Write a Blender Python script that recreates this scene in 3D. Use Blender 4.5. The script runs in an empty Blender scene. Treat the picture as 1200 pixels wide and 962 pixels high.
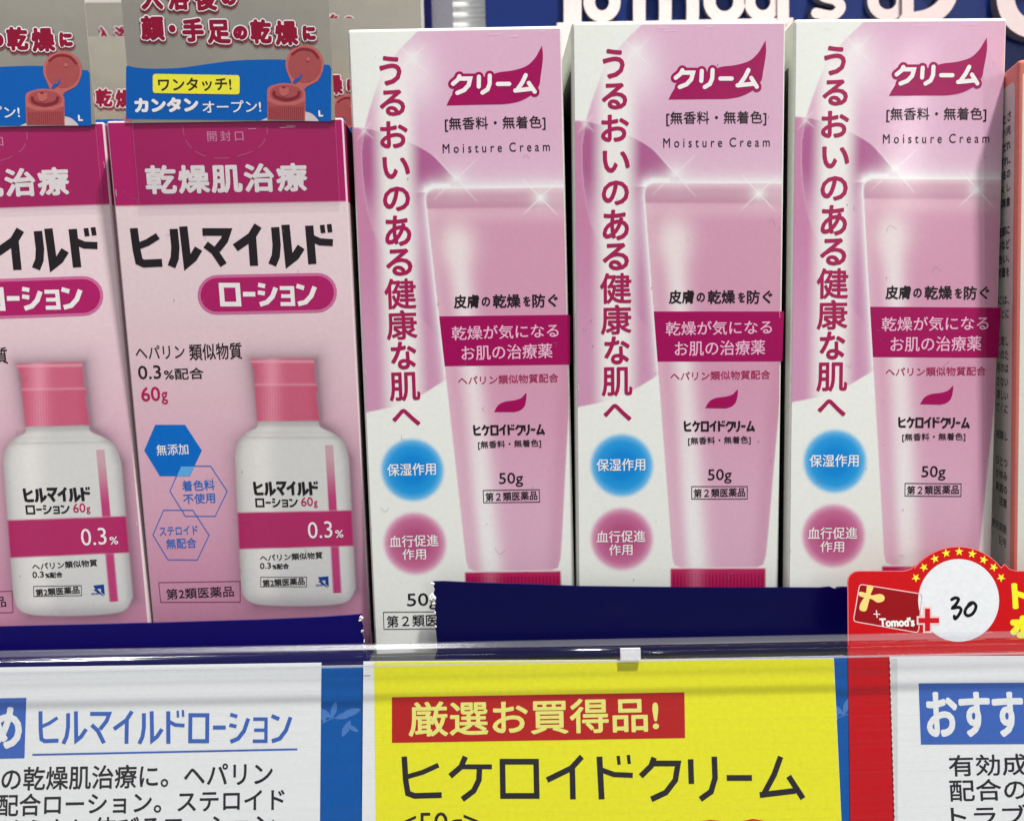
import bpy, math, random
import numpy as np
from mathutils import Matrix, Euler, Vector
random.seed(7)
RAD = math.radians
MM = 0.001
SC = bpy.context.scene
COL = SC.collection

# ------------------------------------------------------------------ camera
CAM_LOC = np.array([0.0, -195.0, 78.164])          # millimetres
CAM_EUL = (84.79887, 1.19506, -0.10877)
cam_d = bpy.data.cameras.new('camera')
cam = bpy.data.objects.new('camera', cam_d)
COL.objects.link(cam)
cam.location = CAM_LOC * MM
cam.rotation_euler = [RAD(a) for a in CAM_EUL]
cam_d.sensor_fit = 'HORIZONTAL'
cam_d.sensor_width = 36
cam_d.lens = 36 * 964 / 1200
cam_d.clip_start = 0.01
cam_d.clip_end = 50
cam_d.dof.use_dof = True
cam_d.dof.focus_distance = 0.195
cam_d.dof.aperture_fstop = 15
SC.camera = cam

# ------------------------------------------------------------------ light of the shop
world = bpy.data.worlds.new('World')
SC.world = world
world.use_nodes = True
wt = world.node_tree
wn = wt.nodes.new('ShaderNodeTexNoise')
wn.inputs['Scale'].default_value = 1.6
wn.inputs['Detail'].default_value = 1.0
wr = wt.nodes.new('ShaderNodeValToRGB')
wr.color_ramp.elements[0].position = 0.35
wr.color_ramp.elements[0].color = (0.42, 0.45, 0.56, 1)
wr.color_ramp.elements[1].position = 0.62
wr.color_ramp.elements[1].color = (1.0, 0.985, 0.95, 1)
wc_ = wt.nodes.new('ShaderNodeTexCoord')
wt.links.new(wc_.outputs['Generated'], wn.inputs['Vector'])
wt.links.new(wn.outputs['Fac'], wr.inputs[0])
wt.links.new(wr.outputs[0], wt.nodes['Background'].inputs[0])
wt.nodes['Background'].inputs[1].default_value = 0.43


def lamp(name, loc, target, size, size_y, watts, colour=(1, 1, 1)):
    d = bpy.data.lights.new(name, 'AREA')
    d.shape = 'RECTANGLE'
    d.size, d.size_y = size, size_y
    d.energy = watts
    d.color = colour
    o = bpy.data.objects.new(name, d)
    COL.objects.link(o)
    o.location = loc
    o.rotation_euler = (Vector(target) - Vector(loc)).to_track_quat('-Z', 'Y').to_euler()
    return o


# ceiling lamp almost overhead, a little to the right; more lamps further back over the aisle
lamp('ceiling_lamp', (0.44, -0.44, 1.60), (0.05, 0, 0.08), 0.11, 0.11, 48.0, (1, 0.985, 0.95))
lamp('aisle_lamp', (0.85, -1.45, 0.56), (0.10, 0, 0.12), 0.045, 0.36, 2.2, (1, 0.98, 0.95))
lamp('far_aisle_lamp', (-0.7, -1.8, 1.7), (0, 0, 0.05), 1.2, 0.15, 9.0, (1, 0.98, 0.95))

SC.view_settings.view_transform = 'Standard'
SC.view_settings.look = 'None'
SC.view_settings.exposure = -0.08
SC.view_settings.gamma = 1.0
SC.cycles.max_bounces = 10
SC.cycles.transparent_max_bounces = 12
SC.cycles.transmission_bounces = 8
SC.cycles.caustics_refractive = False
SC.cycles.caustics_reflective = False


# ------------------------------------------------------------------ colours and materials
def lin(c):
    c = np.asarray(c, float) / 255.0
    return np.where(c <= 0.04045, c / 12.92, ((c + 0.055) / 1.055) ** 2.4)


INK = 1.10        # printed colour read off paper that shows as 222 and is 0.8 white


def ink(r, g, b, k=INK):
    v = np.clip(lin((r, g, b)) * k, 0, 0.86)
    return (float(v[0]), float(v[1]), float(v[2]), 1.0)


MATS = {}


def mat(name, col, rough=0.42, metallic=0.0, bump=0.25, scale=900.0, spec=0.28, vcol=False,
        vary=0.05, wave=0.0, coat=0.0):
    if name in MATS:
        return MATS[name]
    m = bpy.data.materials.new(name)
    m.use_nodes = True
    nt = m.node_tree
    N, L = nt.nodes, nt.links
    b = N['Principled BSDF']
    b.inputs['Roughness'].default_value = rough
    b.inputs['Metallic'].default_value = metallic
    b.inputs['Specular IOR Level'].default_value = spec
    b.inputs['Coat Weight'].default_value = coat
    b.inputs['Coat Roughness'].default_value = 0.12
    tc = N.new('ShaderNodeTexCoord')
    n1 = N.new('ShaderNodeTexNoise')
    n1.inputs['Scale'].default_value = scale
    n1.inputs['Detail'].default_value = 3
    L.new(tc.outputs['Object'], n1.inputs['Vector'])
    # tone: fine grain of the ink and paper
    mr = N.new('ShaderNodeMapRange')
    mr.inputs['From Min'].default_value = 0.25
    mr.inputs['From Max'].default_value = 0.75
    mr.inputs['To Min'].default_value = 1 - vary
    mr.inputs['To Max'].default_value = 1 + vary
    L.new(n1.outputs['Fac'], mr.inputs['Value'])
    mul = N.new('ShaderNodeMix')
    mul.data_type = 'RGBA'
    mul.blend_type = 'MULTIPLY'
    mul.inputs['Factor'].default_value = 1
    if vcol:
        at = N.new('ShaderNodeAttribute')
        at.attribute_name = 'ink'
        L.new(at.outputs['Color'], mul.inputs['A'])
    else:
        mul.inputs['A'].default_value = tuple(col)[:3] + (1,)
    L.new(mr.outputs['Result'], mul.inputs['B'])
    L.new(mul.outputs['Result'], b.inputs['Base Color'])
    if bump > 0 or wave > 0:
        bp = N.new('ShaderNodeBump')
        bp.inputs['Strength'].default_value = bump
        bp.inputs['Distance'].default_value = 0.00006
        L.new(n1.outputs['Fac'], bp.inputs['Height'])
        last = bp
        if wave > 0:
            n2 = N.new('ShaderNodeTexNoise')
            n2.inputs['Scale'].default_value = 38
            n2.inputs['Detail'].default_value = 2
            L.new(tc.outputs['Object'], n2.inputs['Vector'])
            bw = N.new('ShaderNodeBump')
            bw.inputs['Strength'].default_value = wave
            bw.inputs['Distance'].default_value = 0.0008
            L.new(n2.outputs['Fac'], bw.inputs['Height'])
            L.new(bp.outputs['Normal'], bw.inputs['Normal'])
            last = bw
        L.new(last.outputs['Normal'], b.inputs['Normal'])
        if coat > 0:
            L.new(last.outputs['Normal'], b.inputs['Coat Normal'])
    MATS[name] = m
    return m


def clear_film(name, tint=(1, 1, 1), gloss=0.10, rough=0.12, streak=True,
               base=0.03, edge=0.45, freq=3500, milk=0.0):
    """thin clear plastic: passes light straight through, mirrors a little, scuffed along its length"""
    m = bpy.data.materials.new(name)
    m.use_nodes = True
    nt = m.node_tree
    N, L = nt.nodes, nt.links
    N.remove(N['Principled BSDF'])
    out = N['Material Output']
    tr = N.new('ShaderNodeBsdfTransparent')
    tr.inputs[0].default_value = tuple(tint) + (1,)
    gl = N.new('ShaderNodeBsdfGlossy')
    gl.inputs['Roughness'].default_value = rough
    lw = N.new('ShaderNodeLayerWeight')
    lw.inputs['Blend'].default_value = 0.5
    pw = N.new('ShaderNodeMath')
    pw.operation = 'POWER'
    pw.inputs[1].default_value = 4.0
    L.new(lw.outputs['Facing'], pw.inputs[0])
    fr = N.new('ShaderNodeMath')
    fr.operation = 'MULTIPLY_ADD'
    fr.inputs[1].default_value = edge
    fr.inputs[2].default_value = base
    L.new(pw.outputs[0], fr.inputs[0])
    ma = N.new('ShaderNodeMath')
    ma.operation = 'ADD'
    ma.inputs[1].default_value = 0.0
    mx = N.new('ShaderNodeMixShader')
    L.new(fr.outputs[0], ma.inputs[0])
    if streak:
        tc = N.new('ShaderNodeTexCoord')
        mp = N.new('ShaderNodeMapping')
        mp.inputs['Scale'].default_value = (4, freq, freq)
        nz = N.new('ShaderNodeTexNoise')
        nz.inputs['Scale'].default_value = 1.0
        nz.inputs['Detail'].default_value = 2
        L.new(tc.outputs['Object'], mp.inputs[0])
        L.new(mp.outputs[0], nz.inputs['Vector'])
        mr = N.new('ShaderNodeMapRange')
        mr.inputs['From Min'].default_value = 0.5
        mr.inputs['From Max'].default_value = 0.8
        mr.inputs['To Min'].default_value = 0.0
        mr.inputs['To Max'].default_value = gloss
        L.new(nz.outputs['Fac'], mr.inputs['Value'])
        L.new(mr.outputs['Result'], ma.inputs[1])
        bp = N.new('ShaderNodeBump')
        bp.inputs['Strength'].default_value = 0.35
        bp.inputs['Distance'].default_value = 0.0001
        L.new(nz.outputs['Fac'], bp.inputs['Height'])
        L.new(bp.outputs['Normal'], gl.inputs['Normal'])
    L.new(ma.outputs[0], mx.inputs[0])
    if milk > 0:
        df = N.new('ShaderNodeBsdfDiffuse')
        df.inputs[0].default_value = (0.78, 0.79, 0.86, 1)
        mk = N.new('ShaderNodeMixShader')
        mk.inputs[0].default_value = milk
        L.new(tr.outputs[0], mk.inputs[1])
        L.new(df.outputs[0], mk.inputs[2])
        L.new(mk.outputs[0], mx.inputs[1])
    else:
        L.new(tr.outputs[0], mx.inputs[1])
    L.new(gl.outputs[0], mx.inputs[2])
    L.new(mx.outputs[0], out.inputs['Surface'])
    return m


# ------------------------------------------------------------------ object helpers
def link_mesh(name, verts, faces, m, parent=None, smooth=False):
    me = bpy.data.meshes.new(name)
    me.from_pydata([tuple(v) for v in verts], [], faces)
    me.materials.append(m)
    if smooth:
        me.polygons.foreach_set('use_smooth', [True] * len(me.polygons))
    me.update()
    o = bpy.data.objects.new(name, me)
    COL.objects.link(o)
    if parent:
        o.parent = parent
    return o


def tag(o, label=None, cat=None, group=None, kind=None):
    if label:
        o['label'] = label
    if cat:
        o['category'] = cat
    if group:
        o['group'] = group
    if kind:
        o['kind'] = kind
    return o


def empty(name, loc, eul=(0, 0, 0)):
    o = bpy.data.objects.new(name, None)
    o.empty_display_size = 0.01
    COL.objects.link(o)
    o.location = [a * MM for a in loc]
    o.rotation_euler = [RAD(a) for a in eul]
    return o


def copy_tree(o, parent=None):
    c = o.copy()
    COL.objects.link(c)
    c.parent = parent
    for ch in [x for x in bpy.data.objects if x.parent == o]:
        copy_tree(ch, c)
    return c


def block(name, x0, x1, y0, y1, z0, z1, m, parent=None, bev=0.4, place=None):
    """box with rounded edges, millimetres"""
    import bmesh
    bm = bmesh.new()
    bmesh.ops.create_cube(bm, size=1)
    for v in bm.verts:
        v.co = Vector(((x0 + x1) / 2 + v.co.x * (x1 - x0), (y0 + y1) / 2 + v.co.y * (y1 - y0),
                       (z0 + z1) / 2 + v.co.z * (z1 - z0))) * MM
    if bev > 0:
        bmesh.ops.bevel(bm, geom=bm.edges[:], offset=bev * MM, segments=3, affect='EDGES', profile=0.5)
    if place is not None:
        bmesh.ops.subdivide_edges(bm, edges=[e for e in bm.edges if e.calc_length() > 8 * MM], cuts=14, use_grid_fill=True)
        for v in bm.verts:
            if v.co.y < y0 * MM + 1e-6:
                v.co.y -= float(place.swell(v.co.x / MM + place.W / 2, place.H - v.co.z / MM)) * MM
    me = bpy.data.meshes.new(name)
    bm.to_mesh(me)
    bm.free()
    me.materials.append(m)
    o = bpy.data.objects.new(name, me)
    COL.objects.link(o)
    if parent:
        o.parent = parent
    return o


# ------------------------------------------------------------------ drawing (flat print)
# artwork tables: where a point of the artwork as read off the photograph sits on its panel, in mm
H_CREAM = np.array([[0.19309597773791726, -0.0019115582062177831, -129.34080967992938],
                    [0.0010989676778284088, 0.18548744646718715, -6.364155211189747],
                    [-3.0311883068735725e-05, -8.828532259992305e-05, 1.0]])
H_LOTION = np.array([[0.18875000353459226, -0.017650869268990465, -20.922799129672264],
                     [0.0026223503290720763, 0.18711247524920194, -26.92651424938201],
                     [-6.695902960422742e-05, -0.00012947523620616163, 1.0]])
H_LOTION = np.diag([0.968, 0.968, 1.0]) @ H_LOTION
H_STRIP = np.array([[0.2062563300600345, -0.003505541073671438, -121.05453140929372],
                    [0.003987670403562042, 0.20219284921087383, -158.0810961345101],
                    [-9.861480518581476e-06, 8.270158308537474e-05, 1.0]])


def hmap(H, x, y):
    x = np.asarray(x, float)
    y = np.asarray(y, float)
    w = H[2, 0] * x + H[2, 1] * y + H[2, 2]
    return (H[0, 0] * x + H[0, 1] * y + H[0, 2]) / w, (H[1, 0] * x + H[1, 1] * y + H[1, 2]) / w


def hmap_lin(H, x, y):
    return hmap(H, x, y)


GLYPHS = {}


def glyph(ch):
    if ch not in GLYPHS:
        cu = bpy.data.curves.new('glyph', 'FONT')
        cu.size = 1.0
        cu.resolution_u = 3
        o = bpy.data.objects.new('glyph', cu)
        COL.objects.link(o)

        def grab(s):
            cu.body = s
            bpy.context.view_layer.update()
            me = o.to_mesh()
            n = len(me.vertices)
            v = np.zeros(n * 3)
            me.vertices.foreach_get('co', v)
            f = [tuple(p.vertices) for p in me.polygons]
            o.to_mesh_clear()
            return v.reshape(-1, 3)[:, :2].copy(), f
        v, f = grab(ch)
        if ord(ch) > 0x2000:
            adv = 1.0
        else:
            a, _ = grab(ch + 'I')
            b, _ = grab('I')
            adv = float(a[:, 0].max() - b[:, 0].max())
        GLYPHS[ch] = (v, f, adv)
        bpy.data.objects.remove(o)
        bpy.data.curves.remove(cu)
    return GLYPHS[ch]


def catmull(pts, n=6, closed=False):
    p = [np.array(q, float) for q in pts]
    out = []
    m = len(p)
    rng = range(m if closed else m - 1)
    for i in rng:
        if closed:
            a, b, c, d = p[(i - 1) % m], p[i], p[(i + 1) % m], p[(i + 2) % m]
        else:
            a, b, c, d = p[max(i - 1, 0)], p[i], p[i + 1], p[min(i + 2, m - 1)]
        for k in range(n):
            t = k / n
            out.append(0.5 * ((2 * b) + (-a + c) * t + (2 * a - 5 * b + 4 * c - d) * t * t
                              + (-a + 3 * b - 3 * c + d) * t ** 3))
    if not closed:
        out.append(p[-1])
    return out


def split_long(V, F, lim):
    import bmesh
    P = V[:, :2]
    if not any(np.hypot(*(P[f[i]] - P[f[i - 1]])) > lim for f in F for i in range(len(f))):
        return V, F
    bm = bmesh.new()
    vs = [bm.verts.new(tuple(v)) for v in V]
    for f in F:
        try:
            bm.faces.new([vs[i] for i in f])
        except ValueError:
            pass
    bmesh.ops.triangulate(bm, faces=bm.faces[:])
    for _ in range(7):
        es = [e for e in bm.edges if e.calc_length() > lim]
        if not es:
            break
        bmesh.ops.subdivide_edges(bm, edges=es, cuts=1)
        bmesh.ops.triangulate(bm, faces=[f for f in bm.faces if len(f.verts) > 3])
    bm.verts.index_update()
    V2 = np.array([tuple(v.co) for v in bm.verts])
    F2 = [tuple(v.index for v in f.verts) for f in bm.faces]
    bm.free()
    return V2, F2


class Ink:
    """a layer of flat print: collects shapes in panel mm (u right, v down) at height w (mm)"""

    def __init__(self, H=None, level=1.0):
        self.H = H
        self.w = 0.03 * level
        self.V = []
        self.F = []
        self.n = 0
        self.t = 0

    def pt(self, x, y):
        return hmap(self.H, x, y) if self.H is not None else (x, y)

    def tick(self):
        self.t = 0

    def add(self, uv, faces, dw=0.0):
        uv = np.asarray(uv, float)
        w = self.w + dw + self.t * 0.0012
        self.t += 1
        self.V.append(np.column_stack([uv[:, 0], uv[:, 1], np.full(len(uv), w)]))
        self.F += [tuple(i + self.n for i in f) for f in faces]
        self.n += len(uv)

    def poly(self, pts):
        """polygon given in artwork points"""
        uv = [self.pt(*p) for p in pts]
        self.poly_uv(uv)

    def poly_uv(self, uv):
        from mathutils.geometry import tessellate_polygon
        tri = tessellate_polygon([[Vector((a, b, 0)) for a, b in uv]])
        self.add(uv, [tuple(t) for t in tri])

    def quad(self, x0, y0, x1, y1):
        self.poly([(x0, y0), (x1, y0), (x1, y1), (x0, y1)])

    def disc(self, x, y, r, n=40, ry=None):
        ry = ry or r
        self.poly([(x + r * math.cos(a), y + ry * math.sin(a)) for a in
                   [2 * math.pi * k / n for k in range(n)]])

    def ring(self, pts_out, pts_in):
        n = len(pts_out)
        uv = [self.pt(*p) for p in pts_out] + [self.pt(*p) for p in pts_in]
        self.add(uv, [(k, (k + 1) % n, n + (k + 1) % n, n + k) for k in range(n)])

    def stroke_uv(self, pts, w, closed=False, rnd=False, wid=None):
        """pts in mm; mitred band of width w"""
        P = [np.array(p, float) for p in pts]
        n = len(P)
        L, R = [], []
        for i in range(n):
            if closed:
                a, b, c = P[i - 1], P[i], P[(i + 1) % n]
            else:
                a, b, c = P[max(i - 1, 0)], P[i], P[min(i + 1, n - 1)]
            d1, d2 = b - a, c - b
            if np.hypot(*d1) < 1e-9:
                d1 = d2
            if np.hypot(*d2) < 1e-9:
                d2 = d1
            d1 = d1 / np.hypot(*d1)
            d2 = d2 / np.hypot(*d2)
            n1 = np.array([-d1[1], d1[0]])
            n2 = np.array([-d2[1], d2[0]])
            m = n1 + n2
            if np.hypot(*m) < 1e-6:
                m = n1
            m = m / np.hypot(*m)
            k = 1.0 / max(0.45, float(m @ n1))
            ww = w if wid is None else w * wid[i]
            L.append(b + m * k * ww / 2)
            R.append(b - m * k * ww / 2)
        uv = L + R
        rng = range(n if closed else n - 1)
        self.add(uv, [(k, (k + 1) % n, n + (k + 1) % n, n + k) for k in rng])
        if rnd:
            for j, e in ((0, P[0]), (-1, P[-1])):
                r = w / 2 if wid is None else w * wid[j] / 2
                c = [(e[0] + r * math.cos(a), e[1] + r * math.sin(a)) for a in
                     [2 * math.pi * k / 14 for k in range(14)]]
                self.add(c, [tuple(range(14))])

    def stroke(self, pts, w, **k):
        self.stroke_uv([self.pt(*p) for p in pts], w, **k)

    def frame(self, x0, y0, x1, y1, w):
        self.stroke([(x0, y0), (x1, y0), (x1, y1), (x0, y1)], w, closed=True)

    # --- text fitted into the box the photograph shows its ink in
    def text(self, s, x0, y0, x1, y1, bold=0.0, n=8, gap=0.0, shear=0.0, fit=None):
        """fit: string whose ink box is used for the fit (so a line cut by the frame keeps its scale)"""
        def lay(st):
            V, F, x, k = [], [], 0.0, 0
            for ch in st:
                if ch == ' ':
                    x += 0.33
                    continue
                if ch == '\u3000':
                    x += 1.0
                    continue
                v, f, adv = glyph(ch)
                if len(v):
                    V.append(v + np.array([x, 0]))
                    F += [tuple(i + k for i in q) for q in f]
                    k += len(v)
                x += adv + gap
            return np.concatenate(V), F
        V, F = lay(s)
        lo, hi = V.min(0), V.max(0)
        cu, cv = self.pt((x0 + x1) / 2, (y0 + y1) / 2)
        ua, va = self.pt(x0, (y0 + y1) / 2)
        ub, vb = self.pt(x1, (y0 + y1) / 2)
        _, vt = self.pt((x0 + x1) / 2, y0)
        _, vd = self.pt((x0 + x1) / 2, y1)
        wu = (ub - ua) - 2 * bold
        hv = (vd - vt) - 2 * bold
        q = (V - (lo + hi) / 2) / (hi - lo)
        U = np.column_stack([cu + q[:, 0] * wu + shear * q[:, 1] * hv, cv - q[:, 1] * hv])
        self.tick()
        if bold > 0:
            for k in range(n):
                a = 2 * math.pi * (k + 0.5) / n
                self.add(U + np.array([bold * math.cos(a), bold * math.sin(a)]), F)
        self.add(U, F)

    def kana(self, s, x0, y0, x1, y1, w=0.16, thin=None, gap=0.10, rnd=False, extra=0.0, shear=0.0):
        """hand-drawn katakana logotype; w = stroke relative to the height"""
        tot = sum(KANA[c][0] for c in s) + gap * (len(s) - 1)
        ua, va = self.pt(x0, (y0 + y1) / 2)
        ub, vb = self.pt(x1, (y0 + y1) / 2)
        _, vt = self.pt((x0 + x1) / 2, y0)
        _, vd = self.pt((x0 + x1) / 2, y1)
        h = vd - vt
        sx = (ub - ua) / tot
        x = 0.0
        self.tick()
        for c in s:
            adv, strokes = KANA[c]
            for st in strokes:
                pts = st[0]
                sm = st[1] if len(st) > 1 else 0
                k = st[2] if len(st) > 2 else 1.0
                closed = sm == 2
                if sm == 1:
                    pts = catmull(pts, 5)
                q = [(ua + (x + p[0] * adv) * sx + shear * (0.5 - p[1]) * h,
                      vt + (vb - va) * ((x + p[0] * adv) / tot - 0.5) + p[1] * h) for p in pts]
                self.stroke_uv(q, w * h * k + extra, closed=closed, rnd=rnd)
            x += adv + gap

    def build(self, name, m, parent, place, label=None, thick=0.0):
        if not self.V:
            return None
        V = np.concatenate(self.V)
        F = self.F
        if getattr(place, 'bow', 0):
            V, F = split_long(V, F, 3.0)
        co = place(V)
        me = bpy.data.meshes.new(name)
        me.from_pydata([tuple(v) for v in co], [], F)
        me.materials.append(m)
        me.update()
        # face every piece towards the reader
        nz = place.front
        flip = [p.index for p in me.polygons if p.normal.dot(nz) < 0]
        if flip:
            F2 = list(F)
            for i in flip:
                F2[i] = tuple(reversed(F2[i]))
            me.clear_geometry()
            me.from_pydata([tuple(v) for v in co], [], F2)
            me.update()
        o = bpy.data.objects.new(name, me)
        COL.objects.link(o)
        o.parent = parent
        if label:
            o['label'] = label
        return o


class Place:
    """panel (u right, v down, w proud) to the object's own axes, metres"""

    def __init__(self, W, D, H, off=0.0):
        self.W, self.D, self.H, self.off = W, D, H, off
        self.front = Vector((0, -1, 0))

    bow = 0.30

    def swell(self, u, v):
        a = np.clip(1 - (2 * u / self.W - 1) ** 2, 0, 1)
        b = np.clip(1 - (2 * v / self.H - 1) ** 4, 0, 1)
        return self.bow * a * b * (0.8 + 0.35 * np.sin(v * 0.055 + u * 0.04))

    def __call__(self, V):
        return np.column_stack([V[:, 0] - self.W / 2, -self.D / 2 - self.off - V[:, 2] - self.swell(V[:, 0], V[:, 1]), self.H - V[:, 1]]) * MM


# katakana for the logotypes: width, strokes (points, 0 straight / 1 curved / 2 closed, weight)
KANA = {
    'ヒ': (0.86, [([(0.12, 0.0), (0.15, 0.55), (0.20, 0.86), (0.36, 0.92), (1.0, 0.90)], 0),
                 ([(0.20, 0.47), (0.55, 0.37), (0.93, 0.20)], 0, .85)]),
    'ケ': (0.90, [([(0.40, 0.0), (0.30, 0.24), (0.05, 0.46)], 0), ([(0.28, 0.24), (1.0, 0.24)], 0, .85),
                 ([(0.72, 0.24), (0.70, 0.55), (0.58, 0.80), (0.32, 1.0)], 0)]),
    'ロ': (0.86, [([(0.10, 0.12), (0.90, 0.12), (0.90, 0.92), (0.10, 0.92)], 2)]),
    'イ': (0.84, [([(0.86, 0.0), (0.60, 0.27), (0.0, 0.55)], 0), ([(0.62, 0.25), (0.62, 1.0)], 0)]),
    'ド': (0.80, [([(0.14, 0.0), (0.17, 1.0)], 0, 1.05), ([(0.20, 0.32), (0.50, 0.42), (0.98, 0.44)], 0, .9),
                 ([(0.62, -0.02), (0.64, 0.19)], 0, .6), ([(0.88, -0.04), (0.90, 0.17)], 0, .6)]),
    'ト': (0.62, [([(0.20, 0.0), (0.20, 1.0)], 0), ([(0.25, 0.36), (0.95, 0.58)], 0)]),
    'ル': (0.98, [([(0.24, 0.06), (0.25, 0.50), (0.20, 0.78), (0.07, 1.0)], 0),
                 ([(0.56, 0.0), (0.60, 0.90), (0.80, 0.78), (1.0, 0.55)], 0)]),
    'マ': (0.86, [([(0.02, 0.08), (0.92, 0.08), (0.80, 0.30), (0.50, 0.56)], 0),
                 ([(0.10, 0.42), (0.40, 0.60), (0.70, 0.98)], 0)]),
    'ー': (0.55, [([(0.03, 0.50), (0.97, 0.50)], 0)]),
    'シ': (0.80, [([(0.04, 0.10), (0.40, 0.16)], 0, .9), ([(0.0, 0.42), (0.36, 0.47)], 0, .9),
                 ([(0.06, 0.94), (0.45, 0.84), (0.75, 0.60), (0.96, 0.22)], 0)]),
    'ョ': (0.62, [([(0.06, 0.24), (0.90, 0.24), (0.90, 0.92), (0.04, 0.92)], 0, .85),
                 ([(0.12, 0.58), (0.86, 0.58)], 0, .8)]),
    'ン': (0.82, [([(0.04, 0.14), (0.42, 0.24)], 0, .95),
                 ([(0.06, 0.92), (0.45, 0.84), (0.76, 0.58), (0.98, 0.18)], 0)]),
    'ク': (0.84, [([(0.36, 0.02), (0.28, 0.22), (0.02, 0.46)], 0),
                 ([(0.30, 0.16), (0.94, 0.16), (0.86, 0.55), (0.62, 0.84), (0.26, 1.0)], 0)]),
    'リ': (0.66, [([(0.12, 0.06), (0.12, 0.64)], 0),
                 ([(0.86, 0.0), (0.86, 0.50), (0.72, 0.82), (0.38, 1.0)], 0)]),
    'ム': (0.92, [([(0.50, 0.0), (0.34, 0.42), (0.10, 0.86)], 0), ([(0.0, 0.90), (0.80, 0.80)], 0),
                 ([(0.66, 0.46), (0.96, 0.98)], 0)]),
    'リ2': (0.66, []),
}


def sheet(name, W, H, u0, u1, v0, v1, step, fn, Hm, m, parent, place, w=0.015):
    """fine grid carrying the soft printed artwork as ink colours"""
    nu = int((u1 - u0) / step) + 1
    nv = int((v1 - v0) / step) + 1
    U, Vv = np.meshgrid(np.linspace(u0, u1, nu), np.linspace(v0, v1, nv))
    Hi = np.linalg.inv(Hm)
    X, Y = hmap(Hi, U, Vv)
    C = fn(X, Y, U, Vv)
    co = place(np.column_stack([U.ravel(), Vv.ravel(), np.full(U.size, w)]))
    idx = np.arange(nu * nv).reshape(nv, nu)
    q = np.stack([idx[:-1, :-1], idx[1:, :-1], idx[1:, 1:], idx[:-1, 1:]], -1).reshape(-1, 4)
    me = bpy.data.meshes.new(name)
    me.vertices.add(len(co))
    me.vertices.foreach_set('co', co.ravel().astype(np.float32))
    me.loops.add(q.size)
    me.loops.foreach_set('vertex_index', q.ravel().astype(np.int32))
    me.polygons.add(len(q))
    me.polygons.foreach_set('loop_start', np.arange(0, q.size, 4, dtype=np.int32))
    me.update(calc_edges=True)
    me.validate()
    a = me.color_attributes.new('ink', 'FLOAT_COLOR', 'POINT')
    Cc = np.concatenate([C.reshape(-1, 3), np.ones((C.shape[0] * C.shape[1], 1))], 1)
    a.data.foreach_set('color', Cc.ravel().astype(np.float32))
    me.materials.append(m)
    o = bpy.data.objects.new(name, me)
    COL.objects.link(o)
    o.parent = parent
    return o


def sm(x, a, b):
    t = np.clip((x - a) / (b - a), 0, 1)
    return t * t * (3 - 2 * t)


def mixc(C, col, m):
    c = np.clip(lin(col) * INK, 0, 0.86)
    return C * (1 - m[..., None]) + c * m[..., None]


def in_poly(X, Y, pts):
    inside = np.zeros(X.shape, bool)
    n = len(pts)
    for i in range(n):
        x1, y1 = pts[i]
        x2, y2 = pts[(i + 1) % n]
        c = ((y1 > Y) != (y2 > Y))
        with np.errstate(divide='ignore', invalid='ignore'):
            xi = (x2 - x1) * (Y - y1) / (y2 - y1 + 1e-12) + x1
        inside ^= c & (X < xi)
    return inside


def poly_dist(X, Y, pts):
    d = np.full(X.shape, 1e9)
    n = len(pts)
    for i in range(n):
        ax, ay = pts[i]
        bx, by = pts[(i + 1) % n]
        dx, dy = bx - ax, by - ay
        t = np.clip(((X - ax) * dx + (Y - ay) * dy) / (dx * dx + dy * dy + 1e-12), 0, 1)
        d = np.minimum(d, np.hypot(X - ax - t * dx, Y - ay - t * dy))
    return d


def cover(X, Y, pts, soft=0.8):
    """1 inside, 0 outside, with an edge about a pixel soft; also returns the signed distance"""
    s = poly_dist(X, Y, pts) * np.where(in_poly(X, Y, pts), 1, -1)
    return np.clip(0.5 + s / (2 * soft), 0, 1), s


# ------------------------------------------------------------------ shared materials
M_ART = mat('printed_card', (1, 1, 1), rough=0.36, coat=0.3, vcol=True, vary=0.028, bump=0.14, wave=0.10)
M_CARD = mat('white_card', ink(222, 224, 214), rough=0.42, wave=0.10)
M_MAG = mat('magenta_ink', ink(152, 0, 82), rough=0.34, wave=0.10)
M_ROSE = mat('rose_text_ink', ink(158, 24, 80), rough=0.36, wave=0.10)
M_BLACK = mat('black_ink', ink(30, 20, 26), rough=0.36, wave=0.10)
M_WHITE = mat('white_ink', ink(232, 226, 224), rough=0.36, wave=0.10)
M_PALE = mat('pale_pink_ink', ink(222, 180, 200), rough=0.36, wave=0.10)
M_BAND_TXT = mat('soft_pink_ink', ink(225, 175, 200), rough=0.36, wave=0.10)


# ------------------------------------------------------------------ structure: shelf and what is behind
CE = Euler([RAD(a) for a in CAM_EUL]).to_matrix()


def at(px, py, Y):
    """the point at depth Y (mm) seen at this place of the photograph"""
    d = CE @ Vector(((px - 600) / 964.0, -(py - 481) / 964.0, -1.0))
    t = (Y - CAM_LOC[1]) / d.y
    return CAM_LOC[0] + d.x * t, CAM_LOC[2] + d.z * t


M_SHELF = mat('shelf_paint', ink(205, 205, 205), rough=0.5, bump=0.1, scale=300)
s = block('shelf_board', -260, 260, 10, 150, -18, -0.05, M_SHELF, bev=0.5)
tag(s, kind='structure')
M_WALL = mat('gondola_back', ink(196, 192, 186), rough=0.6, bump=0.1, scale=200)
s = block('back_wall', -330, 330, 150, 156, -18, 330, M_WALL, bev=0)
tag(s, kind='structure')
s = block('floor', -3000, 3000, -3000, 3000, -1250, -1240, mat('vinyl_floor', ink(190, 188, 182), rough=0.35, scale=20), bev=0)
tag(s, kind='structure')


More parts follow.
